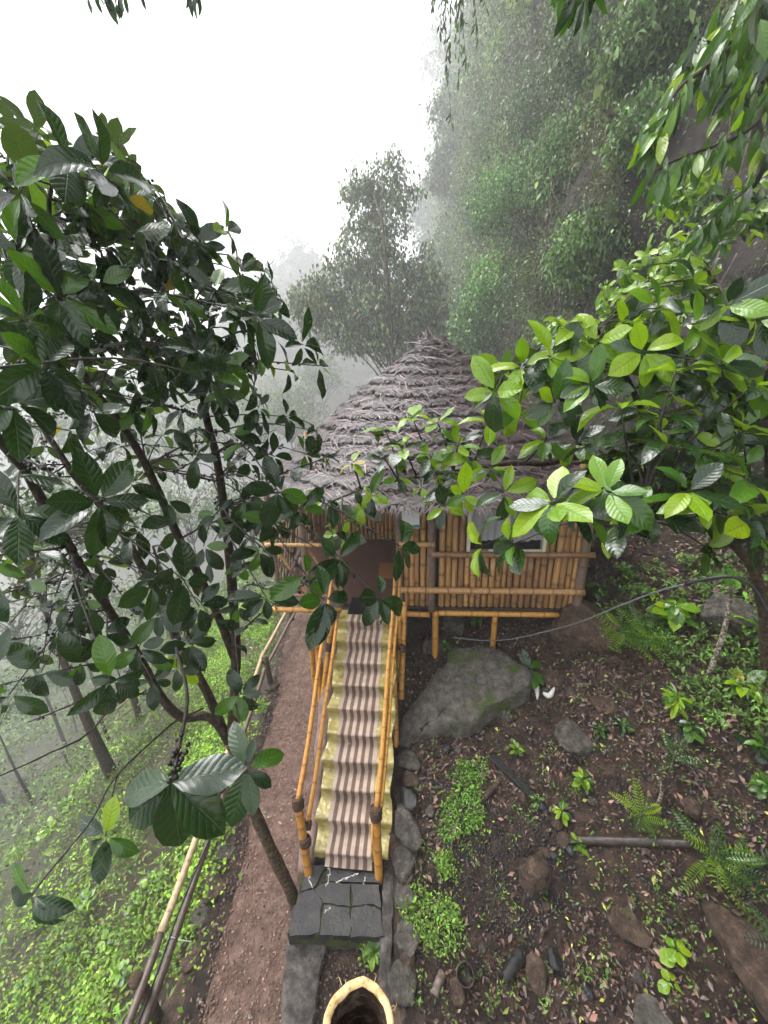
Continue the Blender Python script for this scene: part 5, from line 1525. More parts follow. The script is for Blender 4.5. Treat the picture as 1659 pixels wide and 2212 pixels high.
for (a_, b_) in (((505, 1380, 3.7), (690, 1240, 1.95)), ((500, 1300, 3.5), (600, 1280, 2.6)), ((490, 1150, 3.2), (700, 990, 2.7)), ((470, 1040, 3.0), (320, 1010, 2.6)), ((445, 900, 2.8), (250, 850, 2.6)), ((250, 1340, 3.0), (-20, 1390, 2.3)), ((190, 1250, 2.7), (-20, 1290, 2.2)), ((150, 1180, 2.4), (-20, 1200, 2.0)), ((345, 1500, 3.6), (60, 1560, 2.6)), ((300, 1420, 3.3), (0, 1480, 2.4)), ((250, 1130, 3.1), (0, 1130, 2.6)), ((316, 1006, 2.7), (520, 960, 2.5)), ((387, 1164, 3.1), (600, 1120, 2.5))):
    P = twig_path(W(*a_), W(*b_), 0.03, 14); tw.add(P, 0.009, 0.004)
    for i in range(2, 14):
        if rng.random() < 0.6: bry += [P[i] + rng.normal(0, 0.013, 3) for _ in range(int(rng.integers(2, 9)))]
        if rng.random() < 0.30:
            side = np.cross(P[-1] - P[0], UPZ); side /= np.linalg.norm(side); s_ = rng.choice([-1, 1])
            lv.add(P[i], side * s_ + (P[-1] - P[0]) * 0.4 + np.array([0, 0, -0.35]), UPZ + rng.normal(0, 0.25, 3), rng.uniform(0.14, 0.19), 1.0, pick_left(0))
for _ in range(34):                                # bare side shoots
    px, py = rng.uniform(-20, 560), rng.uniform(880, 1500)
    if in_poly(px, py, low_poly):
        t_ = W(px, py, rng.uniform(2.2, 3.2)); b_ = BP[np.argmin(np.linalg.norm(BP - t_, axis=1))]
        e_ = b_ + (t_ - b_) / np.linalg.norm(t_ - b_) * rng.uniform(0.5, 0.95) + np.array([rng.normal(0, 0.15), 0, rng.normal(0.05, 0.1)])
        P = twig_path(b_, e_, 0, 10); tw.add(P, 0.007, 0.003)
        for i in range(3, 10):
            if rng.random() < 0.5: bry += [P[i] + rng.normal(0, 0.011, 3) for _ in range(int(rng.integers(2, 6)))]
lv.build(ct); tw.build(ct); berries(ct, bry)

# ------------------------------------------------------------------ the tree on the right, bright new leaves over dark old ones
rt_pts = [(1656, 1470, 5.05), (1654, 1400, 4.8), (1650, 1330, 4.6), (1633, 1242, 4.3), (1598, 1190, 4.1), (1528, 1125, 3.9)]
rt_base = W(*rt_pts[0])
rt_tree = empty('broadleaf_tree', tuple(rt_base), 'bushy broadleaf tree with bright lime young leaves spreading in front of the hut', 'tree')
p0 = rt_base.copy(); p0[2] = min(p0[2], terr(p0[0], p0[1])) - 0.1
TR = []
TR.append(limb(rt_tree, [p0] + [W(*q) for q in rt_pts], 0.068, 0.046, 'bark_brown', 'trunk', 22, 12, False))
TR.append(limb(rt_tree, [(1540, 1135, 3.92), (1440, 1080, 3.6), (1360, 1050, 3.4), (1300, 1010, 3.3), (1250, 985, 3.25), (1180, 1000, 3.2), (1100, 1000, 3.2), (1000, 1015, 3.2), (900, 1030, 3.3), (800, 1050, 3.4), (700, 1090, 3.5)], 0.05, 0.007, 'bark_dark'))
TR.append(limb(rt_tree, [(1528, 1125, 3.9), (1550, 1000, 3.5), (1560, 850, 3.0), (1540, 720, 2.7), (1510, 620, 2.5)], 0.04, 0.01, 'bark_dark'))
TR.append(limb(rt_tree, [(1440, 1080, 3.6), (1420, 980, 3.2), (1370, 850, 2.9), (1320, 760, 2.7), (1290, 710, 2.6)], 0.035, 0.009, 'bark_dark'))
TR.append(limb(rt_tree, [(1255, 985, 3.25), (1235, 900, 3.0), (1180, 820, 2.8), (1130, 790, 2.7)], 0.026, 0.008, 'bark_dark'))
TR.append(limb(rt_tree, [(1633, 1242, 4.3), (1660, 1050, 3.6), (1650, 880, 3.0), (1640, 740, 2.6)], 0.045, 0.01, 'bark_dark'))
TR.append(limb(rt_tree, [(1528, 1125, 3.9), (1480, 1130, 3.2), (1430, 1120, 2.6), (1380, 1130, 2.2)], 0.03, 0.008, 'bark_dark'))
TR.append(limb(rt_tree, [(1598, 1190, 4.1), (1590, 1170, 3.4), (1560, 1180, 2.8), (1535, 1185, 2.4)], 0.03, 0.008, 'bark_dark'))
BR = np.vstack(TR[1:])
lv = Leaves(); tw = Twigs()
def pick_right(plime):
    def f(inner):
        p = plime * 0.95 + (0.36 if inner > 0.66 else 0)
        k = rng.random()
        if k < p: return 'leaf_lime'
        return 'leaf_mid' if k < p + 0.28 * (1 - p) else 'leaf_dark'
    return f
def right_tip(px, py, d, n, L=0.20, plime=0.2, el=0.3, grav=0.25, gold=False):
    tip = W(px, py, d)
    dist = np.linalg.norm(BR - tip, axis=1) + 0.5 * np.maximum(0, BR[:, 2] - tip[2])
    b = BR[np.argmin(dist)]
    P = twig_path(b, tip); tw.add(P, 0.010, 0.004)
    a = P[-1] - P[-2]; a = a / np.linalg.norm(a) + np.array([0, 0, 0.6])
    rosette(lv, tip, a, n, L, (lambda i: 'leaf_gold' if i > 0.6 else 'leaf_lime') if gold else pick_right(plime), el, grav)
    if np.linalg.norm(tip - b) > 0.4:
        for f in (3, 5, 6):
            for s_ in (-1, 1):
                if rng.random() < 0.55:
                    side = np.cross(P[-1] - P[0], UPZ); side /= np.linalg.norm(side) + 1e-6
                    lv.add(P[f], side * s_ + rng.normal(0, 0.2, 3) + np.array([0, 0, -0.3]), UPZ + rng.normal(0, 0.25, 3), L * rng.uniform(0.8, 1.05), 1.0, 'leaf_dark' if rng.random() < 0.75 else 'leaf_mid')
for q in [(1130, 790, 2.4, 6, 0.5), (1070, 845, 2.3, 6, 0.6), (1190, 770, 2.3, 6, 0.5), (1235, 715, 2.3, 6, 0.55), (1290, 740, 2.3, 6, 0.5), (1360, 700, 2.3, 6, 0.55), (1425, 665, 2.2, 6, 0.5), (1500, 610, 2.1, 6, 0.55), (1500, 700, 2.2, 6, 0.35), (1570, 660, 2.1, 6, 0.4), (1640, 690, 2.1, 6, 0.35),
          (1390, 760, 2.1, 6, 0.5), (1460, 800, 2.0, 6, 0.35), (1560, 790, 2.0, 6, 0.3), (1630, 830, 1.9, 6, 0.4), (1280, 830, 2.2, 6, 0.3), (1200, 870, 2.3, 6, 0.35), (1120, 890, 2.5, 6, 0.4), (1060, 910, 2.7, 5, 0.5), (1340, 880, 2.2, 6, 0.2), (1430, 900, 2.1, 6, 0.25), (1520, 900, 2.1, 6, 0.15), (1610, 930, 2.0, 6, 0.2),
          (1450, 960, 2.0, 6, 0.25), (1360, 980, 2.2, 6, 0.2), (1280, 960, 2.4, 6, 0.1), (1540, 1000, 2.2, 6, 0.1), (1620, 1040, 2.0, 6, 0.15), (1310, 1060, 1.75, 8, 0.3), (1195, 1085, 1.75, 8, 0.45), (1490, 1060, 1.8, 7, 0.3), (1410, 1110, 2.0, 6, 0.1), (1110, 1175, 2.2, 7, 0.4), (1040, 1180, 2.4, 6, 0.35),
          (1530, 1185, 2.1, 8, 0.25), (1620, 1130, 1.9, 7, 0.15), (1570, 1110, 2.2, 6, 0.1), (1400, 1030, 2.4, 5, 0.1), (1250, 1030, 2.6, 5, 0.2), (1180, 950, 2.7, 5, 0.2), (1650, 1160, 2.1, 6, 0.2), (1240, 1100, 2.2, 6, 0.25), (1330, 1130, 2.1, 6, 0.2)]:
    right_tip(q[0], q[1], q[2], q[3], plime=q[4])
for q in [(760, 1000, 3.2, 4, 1), (830, 925, 3.1, 5, 0.3), (890, 900, 3.0, 6, 0.9), (945, 912, 3.0, 5, 0.8), (870, 965, 3.0, 6, 0.4), (930, 985, 3.0, 6, 0.3), (990, 960, 3.0, 6, 0.7), (1020, 990, 3.0, 5, 0.3), (800, 1070, 3.2, 5, 0.6), (780, 1095, 3.2, 5, 0.5), (860, 1030, 3.1, 4, 0.5), (1000, 1070, 2.8, 5, 0.5), (960, 1095, 2.8, 5, 0.3), (1090, 1065, 2.6, 5, 0.6),
          (740, 1155, 2.9, 5, 0.6), (910, 1050, 3.0, 4, 0.3), (830, 990, 3.1, 5, 0.2), (1060, 1010, 2.9, 4, 0.3), (700, 1080, 3.3, 4, 0.5), (950, 1020, 3.1, 4, 0.4)]:
    right_tip(q[0], q[1], q[2], q[3], 0.175, q[4], gold=(q[4] == 1))
rpoly = [(1060, 800), (1200, 720), (1340, 680), (1480, 610), (1659, 660), (1659, 1180), (1500, 1140), (1420, 1090), (1250, 1080), (1160, 960), (1060, 900)]
k = 0
while k < 80:
    px, py = rng.uniform(1060, 1700), rng.uniform(620, 1170)
    if px > 1659 or in_poly(px, py, rpoly):
        right_tip(px, py, rng.uniform(2.3, 3.4), 6, plime=0.25 if py < 800 else 0.04); k += 1
lv.build(rt_tree); tw.build(rt_tree)

# ------------------------------------------------------------------ drooping long-leaved boughs, upper right
ub = hill_pt(np.array(3.6), np.array(7.0))
ubE = empty('drooping_tree', tuple(ub + np.array([0.3, 0, -1.0])), 'hillside tree with long narrow green leaves drooping in tiers', 'tree')
bs = W(1800, 60, 3.6); bs2 = W(1720, 330, 3.4)
TU = [limb(ubE, [ub + np.array([0.3, 0, -1.2]), (ub * 0.5 + bs * 0.5), bs, W(1644, 70, 3.1)], 0.07, 0.03, 'bark_dark', 'trunk', 18, 9, False)]
TU.append(limb(ubE, [(1644, 70, 3.1), (1586, 92, 2.95), (1533, 92, 2.85), (1500, 80, 2.8)], 0.02, 0.006, 'bark_dark', 'branch', 16, 7))
TU.append(limb(ubE, [(1644, 71, 3.1), (1573, 105, 2.9), (1512, 156, 2.75), (1467, 190, 2.65), (1428, 250, 2.6), (1415, 290, 2.6)], 0.02, 0.005, 'bark_dark', 'branch', 18, 7))
TU.append(limb(ubE, [(1720, 120, 3.3), (1660, 190, 3.2), (1638, 260, 3.1), (1586, 298, 3.0), (1533, 319, 2.9), (1465, 343, 2.8), (1410, 372, 2.75)], 0.022, 0.005, 'bark_dark', 'branch', 20, 7))
TU.append(limb(ubE, [(1638, 260, 3.1), (1650, 330, 3.1), (1620, 400, 3.1), (1560, 450, 3.1), (1500, 500, 3.1)], 0.018, 0.005, 'bark_dark', 'branch', 18, 7))
lv = Leaves()
def droop_leaf(p, L=0.24, mt_=None, out=None):
    d = np.array([rng.normal(-0.32, 0.28), rng.normal(-0.12, 0.3), -1.0]) if out is None else out
    lv.add(p, d, np.array([-0.5, -0.9, 0.3]) + rng.normal(0, 0.55, 3), L * rng.uniform(0.7, 1.15), rng.uniform(0.85, 1.15), mt_ or ('leaf_mid' if rng.random() < 0.62 else 'leaf_dark' if rng.random() < 0.6 else 'leaf_lime'), 1)
for Bq, dens in ((TU[1], 40), (TU[2], 62), (TU[3], 56), (TU[4], 46)):
    for _ in range(dens):
        i = int(len(Bq) * rng.random() ** 0.7) - 1
        droop_leaf(Bq[i] + rng.normal(0, 0.03, 3), 0.23)
for (px, py, d) in ((1610, 30, 3.0), (1560, 50, 2.9), (1640, 120, 3.0), (1600, 160, 3.0), (1560, 190, 2.9), (1640, 200, 3.1), (1620, 60, 2.6), (1655, 20, 2.8), (1580, 20, 2.9), (1630, 160, 2.8)):
    for _ in range(8): droop_leaf(W(px, py, d) + rng.normal(0, 0.09, 3))
lv.build(ubE)
# twigs that carry the loose leaves above
tw = Twigs()
for (px, py, d) in ((1610, 30, 3.0), (1560, 50, 2.9), (1640, 120, 3.0), (1600, 160, 3.0), (1560, 190, 2.9), (1640, 200, 3.1), (1620, 60, 2.6), (1655, 20, 2.8), (1580, 20, 2.9), (1630, 160, 2.8)):
    tw.add(twig_path(TU[2][0] if py < 130 else TU[3][3], W(px, py, d)), 0.008, 0.004)
tw.build(ubE)

# ------------------------------------------------------------------ yellow-green shrubs clinging to the rock on the right
def shrub(label, tips, root_p, L, mts, n=7, el=0.2, grav=0.5, fam=1, limit=300, name='hillside_shrub', wk=1.4):
    e = empty(name, tuple(root_p), label, 'shrub')
    lv = Leaves(); tw = Twigs()
    tips = list(tips) + [(q[0] + rng.normal(0, 16), q[1] + rng.normal(0, 14), q[2] + rng.normal(0, 0.12)) for q in tips]
    for q in tips:
        tip = W(*q); P = twig_path(np.asarray(root_p), tip, 0, 10); tw.add(P, 0.012, 0.003)
        for i in (4, 5, 6, 7, 8, 9):
            for _ in range(int(rng.integers(2, 4))):
                d = rng.normal(0, 0.7, 3) + np.array([-0.2, -0.1, -grav])
                lv.add(P[i] + rng.normal(0, 0.04, 3), d, UPZ * 0.6 + np.array([-0.4, -0.6, 0]) + rng.normal(0, 0.3, 3), L * rng.uniform(0.6, 1.15), wk * rng.uniform(0.85, 1.15), mts[int(rng.integers(len(mts)))], fam)
        rosette(lv, tip, P[-1] - P[-3], n, L, lambda i: mts[int(rng.integers(len(mts)))], el, grav, fam=fam, wk=wk)
    tw.build(e); lv.build(e, limit)
    return e
shrub('bright yellow green shrub rooted in the rock face above the broadleaf tree', [(1330, 620, 4.2), (1360, 580, 4.2), (1400, 545, 4.3), (1440, 520, 4.3), (1350, 660, 4.0), (1400, 610, 4.0), (1450, 570, 4.1), (1490, 540, 4.2), (1310, 650, 4.1), (1420, 640, 3.9), (1480, 600, 4.0)], W(1560, 640, 4.6), 0.145, ['leaf_lime', 'leaf_lime', 'leaf_lime', 'leaf_mid'], 6)
shrub('pale lime shrub behind the broadleaf tree top', [(1180, 730, 4.6), (1210, 700, 4.6), (1150, 760, 4.5), (1250, 690, 4.6), (1290, 690, 4.5), (1230, 740, 4.4)], W(1330, 800, 5.0), 0.14, ['leaf_lime', 'leaf_lime', 'leaf_mid'], 5)
shrub('small yellow leaved shrub hanging from the rock under the drooping boughs', [(1430, 420, 4.4), (1460, 400, 4.5), (1490, 390, 4.6), (1510, 400, 4.6), (1440, 445, 4.4), (1470, 430, 4.5), (1420, 440, 4.3)], W(1540, 385, 4.9), 0.13, ['leaf_lime', 'leaf_lime', 'leaf_mid'], 4)
shrub('glossy green shrub on the rock between the drooping boughs and the broadleaf tree', [(1560, 440, 3.6), (1600, 420, 3.6), (1640, 390, 3.6), (1580, 480, 3.5), (1540, 490, 3.6), (1620, 470, 3.5), (1500, 510, 3.7), (1650, 440, 3.5), (1560, 520, 3.6)], W(1700, 520, 4.2), 0.14, ['leaf_mid', 'leaf_dark', 'leaf_lime'], 5, wk=1.2)
#PART6
# ================================================================== VEGETATION IN THE MIST
def clumps(centers, spread, per, size, base, droop=0.5, var=0.35, flat=1.0):
    """leaf arrays around clump centres"""
    c = np.repeat(np.asarray(centers), per, axis=0); n = len(c)
    sp_ = np.repeat(np.broadcast_to(spread, (len(centers),)), per)
    P = c + rng.normal(0, 1, (n, 3)) * sp_[:, None] * np.array([1, 1, 0.75 * flat])
    D = rdir(n) * 0.9 + np.array([0, 0, -droop]); N = rdir(n) * 0.7 + np.array([0, 0, 0.8])
    L = np.exp(rng.normal(math.log(size), 0.25, n)) if np.isscalar(size) else np.repeat(size, per) * np.exp(rng.normal(0, 0.25, n))
    k = np.repeat(np.exp(rng.normal(0, 0.30, (len(centers), 1))), per, axis=0)          # each clump has its own tone
    return P, D, N, L, L * rng.uniform(0.38, 0.6, n), np.clip(tints(n, base, var, 0.10) * k, 0.004, 0.8)

def bg_tree(name, label, base, height, blobs, nclump, per, leaf, tone, lean=(0, 0), trunk_r=0.14, bark='bark_dark', group=None, spread=0.32, droop=0.5, cat='tree', limbs=10, red=0.0):
    """trunk, limbs and an uneven crown; blobs are (dx, dy, z, rx, ry, rz) ellipsoids about the trunk line"""
    base = np.asarray(base, float)
    e = empty(name, tuple(base), label, cat, group)
    top = base + np.array([lean[0] * 0.85, lean[1] * 0.85, height * 0.78])
    T = smooth_line([base - (0, 0, 0.5), base * 0.6 + top * 0.4 + rng.normal(0, 0.015 * height, 3), top], 16)
    V, Fs = tube(T, np.linspace(trunk_r, trunk_r * 0.2, 16), 9)
    link('trunk', mk('trunk', V - base, Fs, True, MT[bark]), None, e)
    cs = []
    wts = np.array([b[3] * b[4] * b[5] for b in blobs]); wts = wts ** 0.7; wts = wts / wts.sum()
    for _ in range(nclump):
        b = blobs[rng.choice(len(blobs), p=wts)]
        d = rdir(1)[0]; r_ = rng.uniform(0.35, 1.0) ** 0.6
        cs.append(base + np.array([b[0], b[1], b[2]]) + d * r_ * np.array([b[3], b[4], b[5]]) + np.array([lean[0], lean[1], 0]) * (b[2] / height))
    cs = np.array(cs)
    tw = Twigs()
    for c in cs[:: max(1, len(cs) // max(1, limbs))]:
        i = int(np.clip((c[2] - base[2]) / (height * 0.78) * 15 - 2, 5, 15))
        tw.add(twig_path(T[i], c, 0.0, 8), trunk_r * 0.3, trunk_r * 0.06, 6)
    tw.build(e, bark, 'limbs')
    A = list(clumps(cs, spread, per, leaf, tone, droop))
    if red:
        m_ = rng.random(len(A[0])) < red
        A[5][m_] = tints(int(m_.sum()), (0.22, 0.09, 0.05), 0.3, 0.1)
    scatter('crown', MT['foliage'], *A, parent=e)
    return e

# the pointed tree behind the hut
D_ = 27.0
def atd(px, py, d=D_):
    return W(px, py, d)
b0 = atd(835, 860); b0[2] = terr(b0[0], b0[1]); 
Hh = atd(850, 330)[2] - b0[2]
def blob(px, py, rpx, rpy, d=D_):
    p = atd(px, py, d); q = p - b0
    return (q[0], q[1], q[2], rpx / FPX * d, rpx / FPX * d * 0.8, rpy / FPX * d)
bl = [blob(858, 360, 26, 34), blob(815, 400, 30, 40), blob(870, 420, 28, 40), blob(780, 440, 40, 60), blob(835, 490, 50, 60), blob(780, 540, 55, 60), blob(840, 590, 60, 60), blob(730, 620, 70, 50), blob(690, 650, 65, 40), blob(790, 670, 70, 60), blob(880, 680, 60, 60), blob(930, 640, 40, 50), blob(660, 690, 40, 35), blob(760, 720, 70, 40), blob(910, 580, 36, 50), blob(850, 730, 60, 50), blob(940, 690, 40, 40)]
bg_tree('pointed_tree', 'tall pointed tree with drooping reddish tipped leaves behind the thatched hut', b0, Hh, bl, 800, 30, 0.28, (0.14, 0.19, 0.09), trunk_r=0.20, spread=0.40, droop=1.1, limbs=26, red=0.03)

# trees on the hillside, each rooted in the slope
HT_TREES = [  # px, py, depth, crown radius px, tone, label
    (985, 90, 42, 70, (0.07, 0.085, 0.05), 'thin twiggy tree leaning out from the top of the hillside edge'),
    (1010, 220, 38, 60, (0.08, 0.11, 0.055), 'grey green tree on the hillside edge below the twiggy one'),
    (1000, 350, 36, 60, (0.08, 0.12, 0.055), 'round crowned tree at the hillside edge above the pointed tree'),
    (960, 440, 40, 70, (0.07, 0.10, 0.055), 'misty tree on the hillside directly beside the pointed tree'),
    (985, 560, 34, 70, (0.075, 0.12, 0.05), 'broad hillside tree behind the right flank of the pointed tree'),
    (1120, 420, 24, 80, (0.10, 0.20, 0.055), 'fresh green tree standing out from the middle of the hillside'),
    (1100, 600, 22, 90, (0.11, 0.22, 0.055), 'leafy light green tree low on the hillside behind the hut roof'),
    (1240, 330, 18, 80, (0.09, 0.16, 0.05), 'dull green tree high on the hillside rock'),
    (1180, 200, 24, 80, (0.075, 0.12, 0.05), 'dark green tree near the top of the hillside'),
    (1300, 90, 19, 90, (0.075, 0.12, 0.05), 'bushy tree overhanging the rock beside the drooping boughs'),
    (1060, 690, 20, 70, (0.09, 0.17, 0.05), 'low bush at the foot of the hillside next to the roof peak'),
    (1000, 740, 24, 70, (0.08, 0.15, 0.05), 'dense bush behind the peak of the thatch'),
    (1290, 530, 14, 70, (0.10, 0.18, 0.05), 'green creeper bush hanging on the rock above the lime shrub'),
    (1400, 280, 12, 60, (0.09, 0.16, 0.05), 'small leafy bush on the rock left of the drooping boughs'),
    (1420, 90, 13, 80, (0.10, 0.17, 0.05), 'pale leafed bush high on the rock above the drooping boughs'),
]
def hill_depth(px, py):
    v = ray(px, py); ds = np.linspace(4, 185, 1500); Q = CAM[None] + v[None] * ds[:, None]
    t = Q[:, 2] - terrain(hill_x(Q[:, 1], Q[:, 1] * 0), Q[:, 1]) + 0.6
    hit = Q[:, 0] > hill_x(Q[:, 1], np.maximum(t, 0))
    return float(ds[np.argmax(hit)]) if hit.any() else 60.0
for (px, py, d, rp, tone, lab) in HT_TREES:
    d = hill_depth(px + 12, py) * 0.95
    c = W(px, py, d); r_ = rp / FPX * d
    rx = float(hill_x(np.array(c[1]), np.array(max(0.5, c[2] - terr(5.9, c[1]) - r_))))
    base = np.array([max(rx + 0.2, c[0]), c[1] + 0.3, c[2] - r_ * 1.5])
    q = c - base
    bl = [(q[0], q[1], q[2], r_, r_ * 0.8, r_ * 0.8), (q[0] - r_ * 0.5, q[1], q[2] - r_ * 0.5, r_ * 0.6, r_ * 0.6, r_ * 0.5), (q[0] + r_ * 0.6, q[1], q[2] + r_ * 0.45, r_ * 0.6, r_ * 0.6, r_ * 0.5)]
    thin = 'twiggy' in lab
    bg_tree('hillside_tree', lab, base, abs(q[2]) + r_ * 0.5, bl, 60 if thin else 150, 34, 0.010 * d if d > 20 else 0.14, np.array(tone) * 1.35, lean=(q[0], q[1]), trunk_r=0.05 + 0.002 * d, group=None, spread=0.12 * r_ + 0.12, limbs=30 if thin else 16, droop=0.9)

# creepers, saplings and hanging roots that cover the rock as one mass
n = 11500
yy = 3.0 + 165 * rng.random(n) ** 2.1; tt = (20 + 0.42 * yy) * rng.random(n) ** 1.15
msk = wob(yy, tt, 0.55, 9.0) + 0.5 * wob(yy, tt, 1.7, 2.0) + 0.25 * sstep(9, 20, yy)
k = msk > rng.uniform(-0.55, 0.35, n); yy, tt = yy[k], tt[k]
c = hill_pt(yy, tt); c[:, 0] -= rng.gamma(1.5, 0.28, len(c)) * (0.6 + 0.02 * yy)
ds = np.maximum(4, yy)
tone = np.array([0.088, 0.125, 0.045])
P, D, N, L, Wd, C = clumps(c, 0.10 + 0.015 * ds, 20, 0.035 + 0.0050 * ds, tone, 0.8, 0.35)
br_ = np.repeat(sstep(0.1, 0.6, wob(yy, tt, 0.4, 5.0)), 20)[:, None]
C = C * (0.8 + 1.0 * br_ * np.array([1.15, 1.25, 0.8]))
# rounded mounds of foliage standing out of the rock
CC, SS, TN = [], [], []
for _ in range(360):
    y0 = 6 + 150 * rng.random() ** 1.9; t0 = (18 + 0.4 * y0) * rng.random() ** 1.1
    if y0 < 12 and rng.random() < 0.6: continue
    R_ = (0.35 + 0.035 * y0) * rng.uniform(0.6, 1.5)
    p = hill_pt(np.array(y0), np.array(t0))
    tn = np.exp(rng.normal(0, 0.35)) * np.array([rng.uniform(0.9, 1.35), rng.uniform(1.0, 1.35), 0.9])
    m_ = 26
    d = rdir(m_); d[:, 0] = -np.abs(d[:, 0]); d[:, 2] = d[:, 2] * 0.8 + 0.15
    CC.append(p + d * R_ * rng.uniform(0.55, 1.0, (m_, 1)) * np.array([0.8, 1.1, 1.0])); SS.append(np.full(m_, y0)); TN.append(np.tile(tn, (m_, 1)))
CC, SS, TN = np.vstack(CC), np.concatenate(SS), np.vstack(TN)
P2, D2, N2, L2, W2, C2 = clumps(CC, 0.08 + 0.010 * SS, 34, 0.034 + 0.005 * SS, tone * 1.15, 0.7, 0.3)
C2 = np.clip(C2 * np.repeat(TN, 34, axis=0), 0.004, 0.6)
P, D, N, L, Wd, C = [np.concatenate(q) for q in ((P, P2), (D, D2), (N, N2), (L, L2), (Wd, W2), (C, C2))]
DIA_V = np.array([(0, 0, 0), (-0.5, 0.5, 0.08), (0, 1.0, -0.1), (0.5, 0.5, 0.08)], float); DIA_F = np.array([(0, 2, 1), (0, 3, 2)])
tag(scatter('hillside_creepers', MT['foliage'], P, D, N, L, Wd, C, cardV=DIA_V, cardF=DIA_F), 'mass of creepers and saplings covering the misty hillside', 'creepers')
ps = []
for _ in range(620):
    y0 = 3.5 + 26 * rng.random() ** 1.6; t0 = rng.uniform(4, 16)
    p = hill_pt(np.array(y0), np.array(t0)); p[0] -= rng.uniform(0.1, 0.7)
    Lr = rng.uniform(0.6, 2.8); m_ = 8; t = np.linspace(0, 1, m_)
    a_ = rng.uniform(0.02, 0.25)
    ps.append(tube(np.stack([p[0] - a_ * np.sin(t * 3 + y0) - 0.1 * t, p[1] + a_ * np.sin(t * 4.3 + t0), p[2] - Lr * t], 1), np.linspace(0.012, 0.005, m_) * rng.uniform(0.6, 1.4), 4))
V, Fs = join_parts(ps)
MT['root'] = surf('root', [(0.3, (0.10, 0.08, 0.065)), (0.7, (0.22, 0.18, 0.145))], 12, 0.8, 0.0)
tag(link('hanging_roots', mk('hanging_roots', V, Fs, True, MT['root'])), 'thin pale roots and vines hanging down the rock', 'roots', kind='stuff')

# far hill trees, one mass in the mist
n = 2600
x = rng.uniform(-110, 60, n); y = rng.uniform(150, 262, n); z = spur_z(x, y); k = z > -5; x, y, z = x[k], y[k], z[k]
P, D, N, L, Wd, C = clumps(np.stack([x, y, z + rng.uniform(-1, 4.5, len(x))], 1), 1.7, 8, 2.2, (0.05, 0.075, 0.035), 0.3)
tag(scatter('far_wood', MT['foliage'], P, D, N, L, Wd, C), 'distant wood on the far hill fading into the mist', 'wood')

# valley trees on the left
VAL = [(30, 900, 24, 200), (110, 860, 34, 170), (200, 900, 28, 180), (290, 850, 42, 150), (360, 920, 26, 170), (430, 840, 48, 140), (500, 900, 30, 150), (560, 860, 40, 130), (620, 880, 30, 110), (60, 1080, 16, 220), (250, 1060, 19, 200), (400, 1080, 18, 160), (530, 1080, 19, 150), (650, 860, 36, 90), (150, 1250, 14, 200), (340, 1280, 13.5, 150), (690, 800, 42, 80), (20, 1330, 13, 180)]
labs = ['misty tree down in the valley with a loose crown', 'pale valley tree half lost in the mist', 'valley tree with a thin open crown', 'bushy valley tree below the earth path']
for k, (px, py, d, rp) in enumerate([(a_, b_, c_ * 2.1, e_) for a_, b_, c_, e_ in VAL]):
    c = W(px, py, d); r_ = rp / FPX * d * 0.55
    base = np.array([c[0], c[1], terr(c[0], c[1])])
    c[2] = max(c[2], base[2] + r_ * 0.9)
    h = c[2] - base[2]
    bl = [(rng.normal(0, 0.2), 0, h, r_, r_ * 0.8, r_ * 0.7), (r_ * 0.6, 0, h - r_ * 0.5, r_ * 0.6, r_ * 0.6, r_ * 0.4), (-r_ * 0.6, 0.2, h - r_ * 0.3, r_ * 0.55, r_ * 0.6, r_ * 0.4)]
    bg_tree('valley_tree', 'pale tree standing in the mist of the valley below the path', base, h + r_ * 0.5, bl, 64, 20, 0.10 + 0.0075 * d, ((0.10, 0.16, 0.05), (0.08, 0.13, 0.05), (0.13, 0.20, 0.055), (0.11, 0.18, 0.05))[k % 4], trunk_r=0.05 + 0.004 * d, spread=0.16 * r_, limbs=26, droop=0.6, group='trees down in the misty valley')
# leaning trunks on the slope just below the path
for k, (px, py, h, r_, lean, lab) in enumerate([(243, 1672, 6.5, 0.15, (-1.0, 0.9), 'thick leaning dark trunk rising from the slope below the path'), (72, 1735, 6.0, 0.10, (-0.6, 0.5), 'slim forked dark trunk lower down the slope by the second fence'), (8, 1740, 6.0, 0.16, (-0.6, 0.4), 'stout dark trunk beside the slim forked one'), (165, 1580, 6.0, 0.07, (-0.4, 0.6), 'thin straight sapling trunk behind the leaning one'), (300, 1560, 6.5, 0.09, (-0.5, 1.0), 'thin grey trunk uphill of the leaning one')]):
    base = GT(px, py)
    bl = [(0, 0, h, 1.6, 1.6, 1.0), (0.8, 0.6, h - 0.8, 1.1, 1.0, 0.6), (-0.8, -0.2, h - 0.5, 1.1, 1.0, 0.6)]
    bg_tree('slope_tree', lab, base, h, bl, 40, 22, 0.17, (0.08, 0.14, 0.045), lean=lean, trunk_r=r_, limbs=18, spread=0.3)
# the second fence down the slope
sf = empty('lower_fence', tuple(GT(90, 1690)), 'grey pole fence along the second path down the slope', 'fence'); sfb = np.array(sf.location)
fpts = [GT(60, 1700), GT(150, 1655), GT(235, 1600), GT(300, 1555)]
for a_, b_ in zip(fpts[:-1], fpts[1:]):
    for hz_ in (0.85, 0.5):
        bamboo('rail', a_ + (0, 0, hz_), b_ + (0, 0, hz_), 0.035, MT['bamboo_grey'], sf, 0.5, 8, base=sfb)
for a_ in fpts:
    V, Fs = tube([a_ - (0, 0, 0.2), a_ + (0, 0, 1.0)], 0.05, 8); link('post', mk('post', V - sfb, Fs, True, MT['bark_dark']), None, sf)

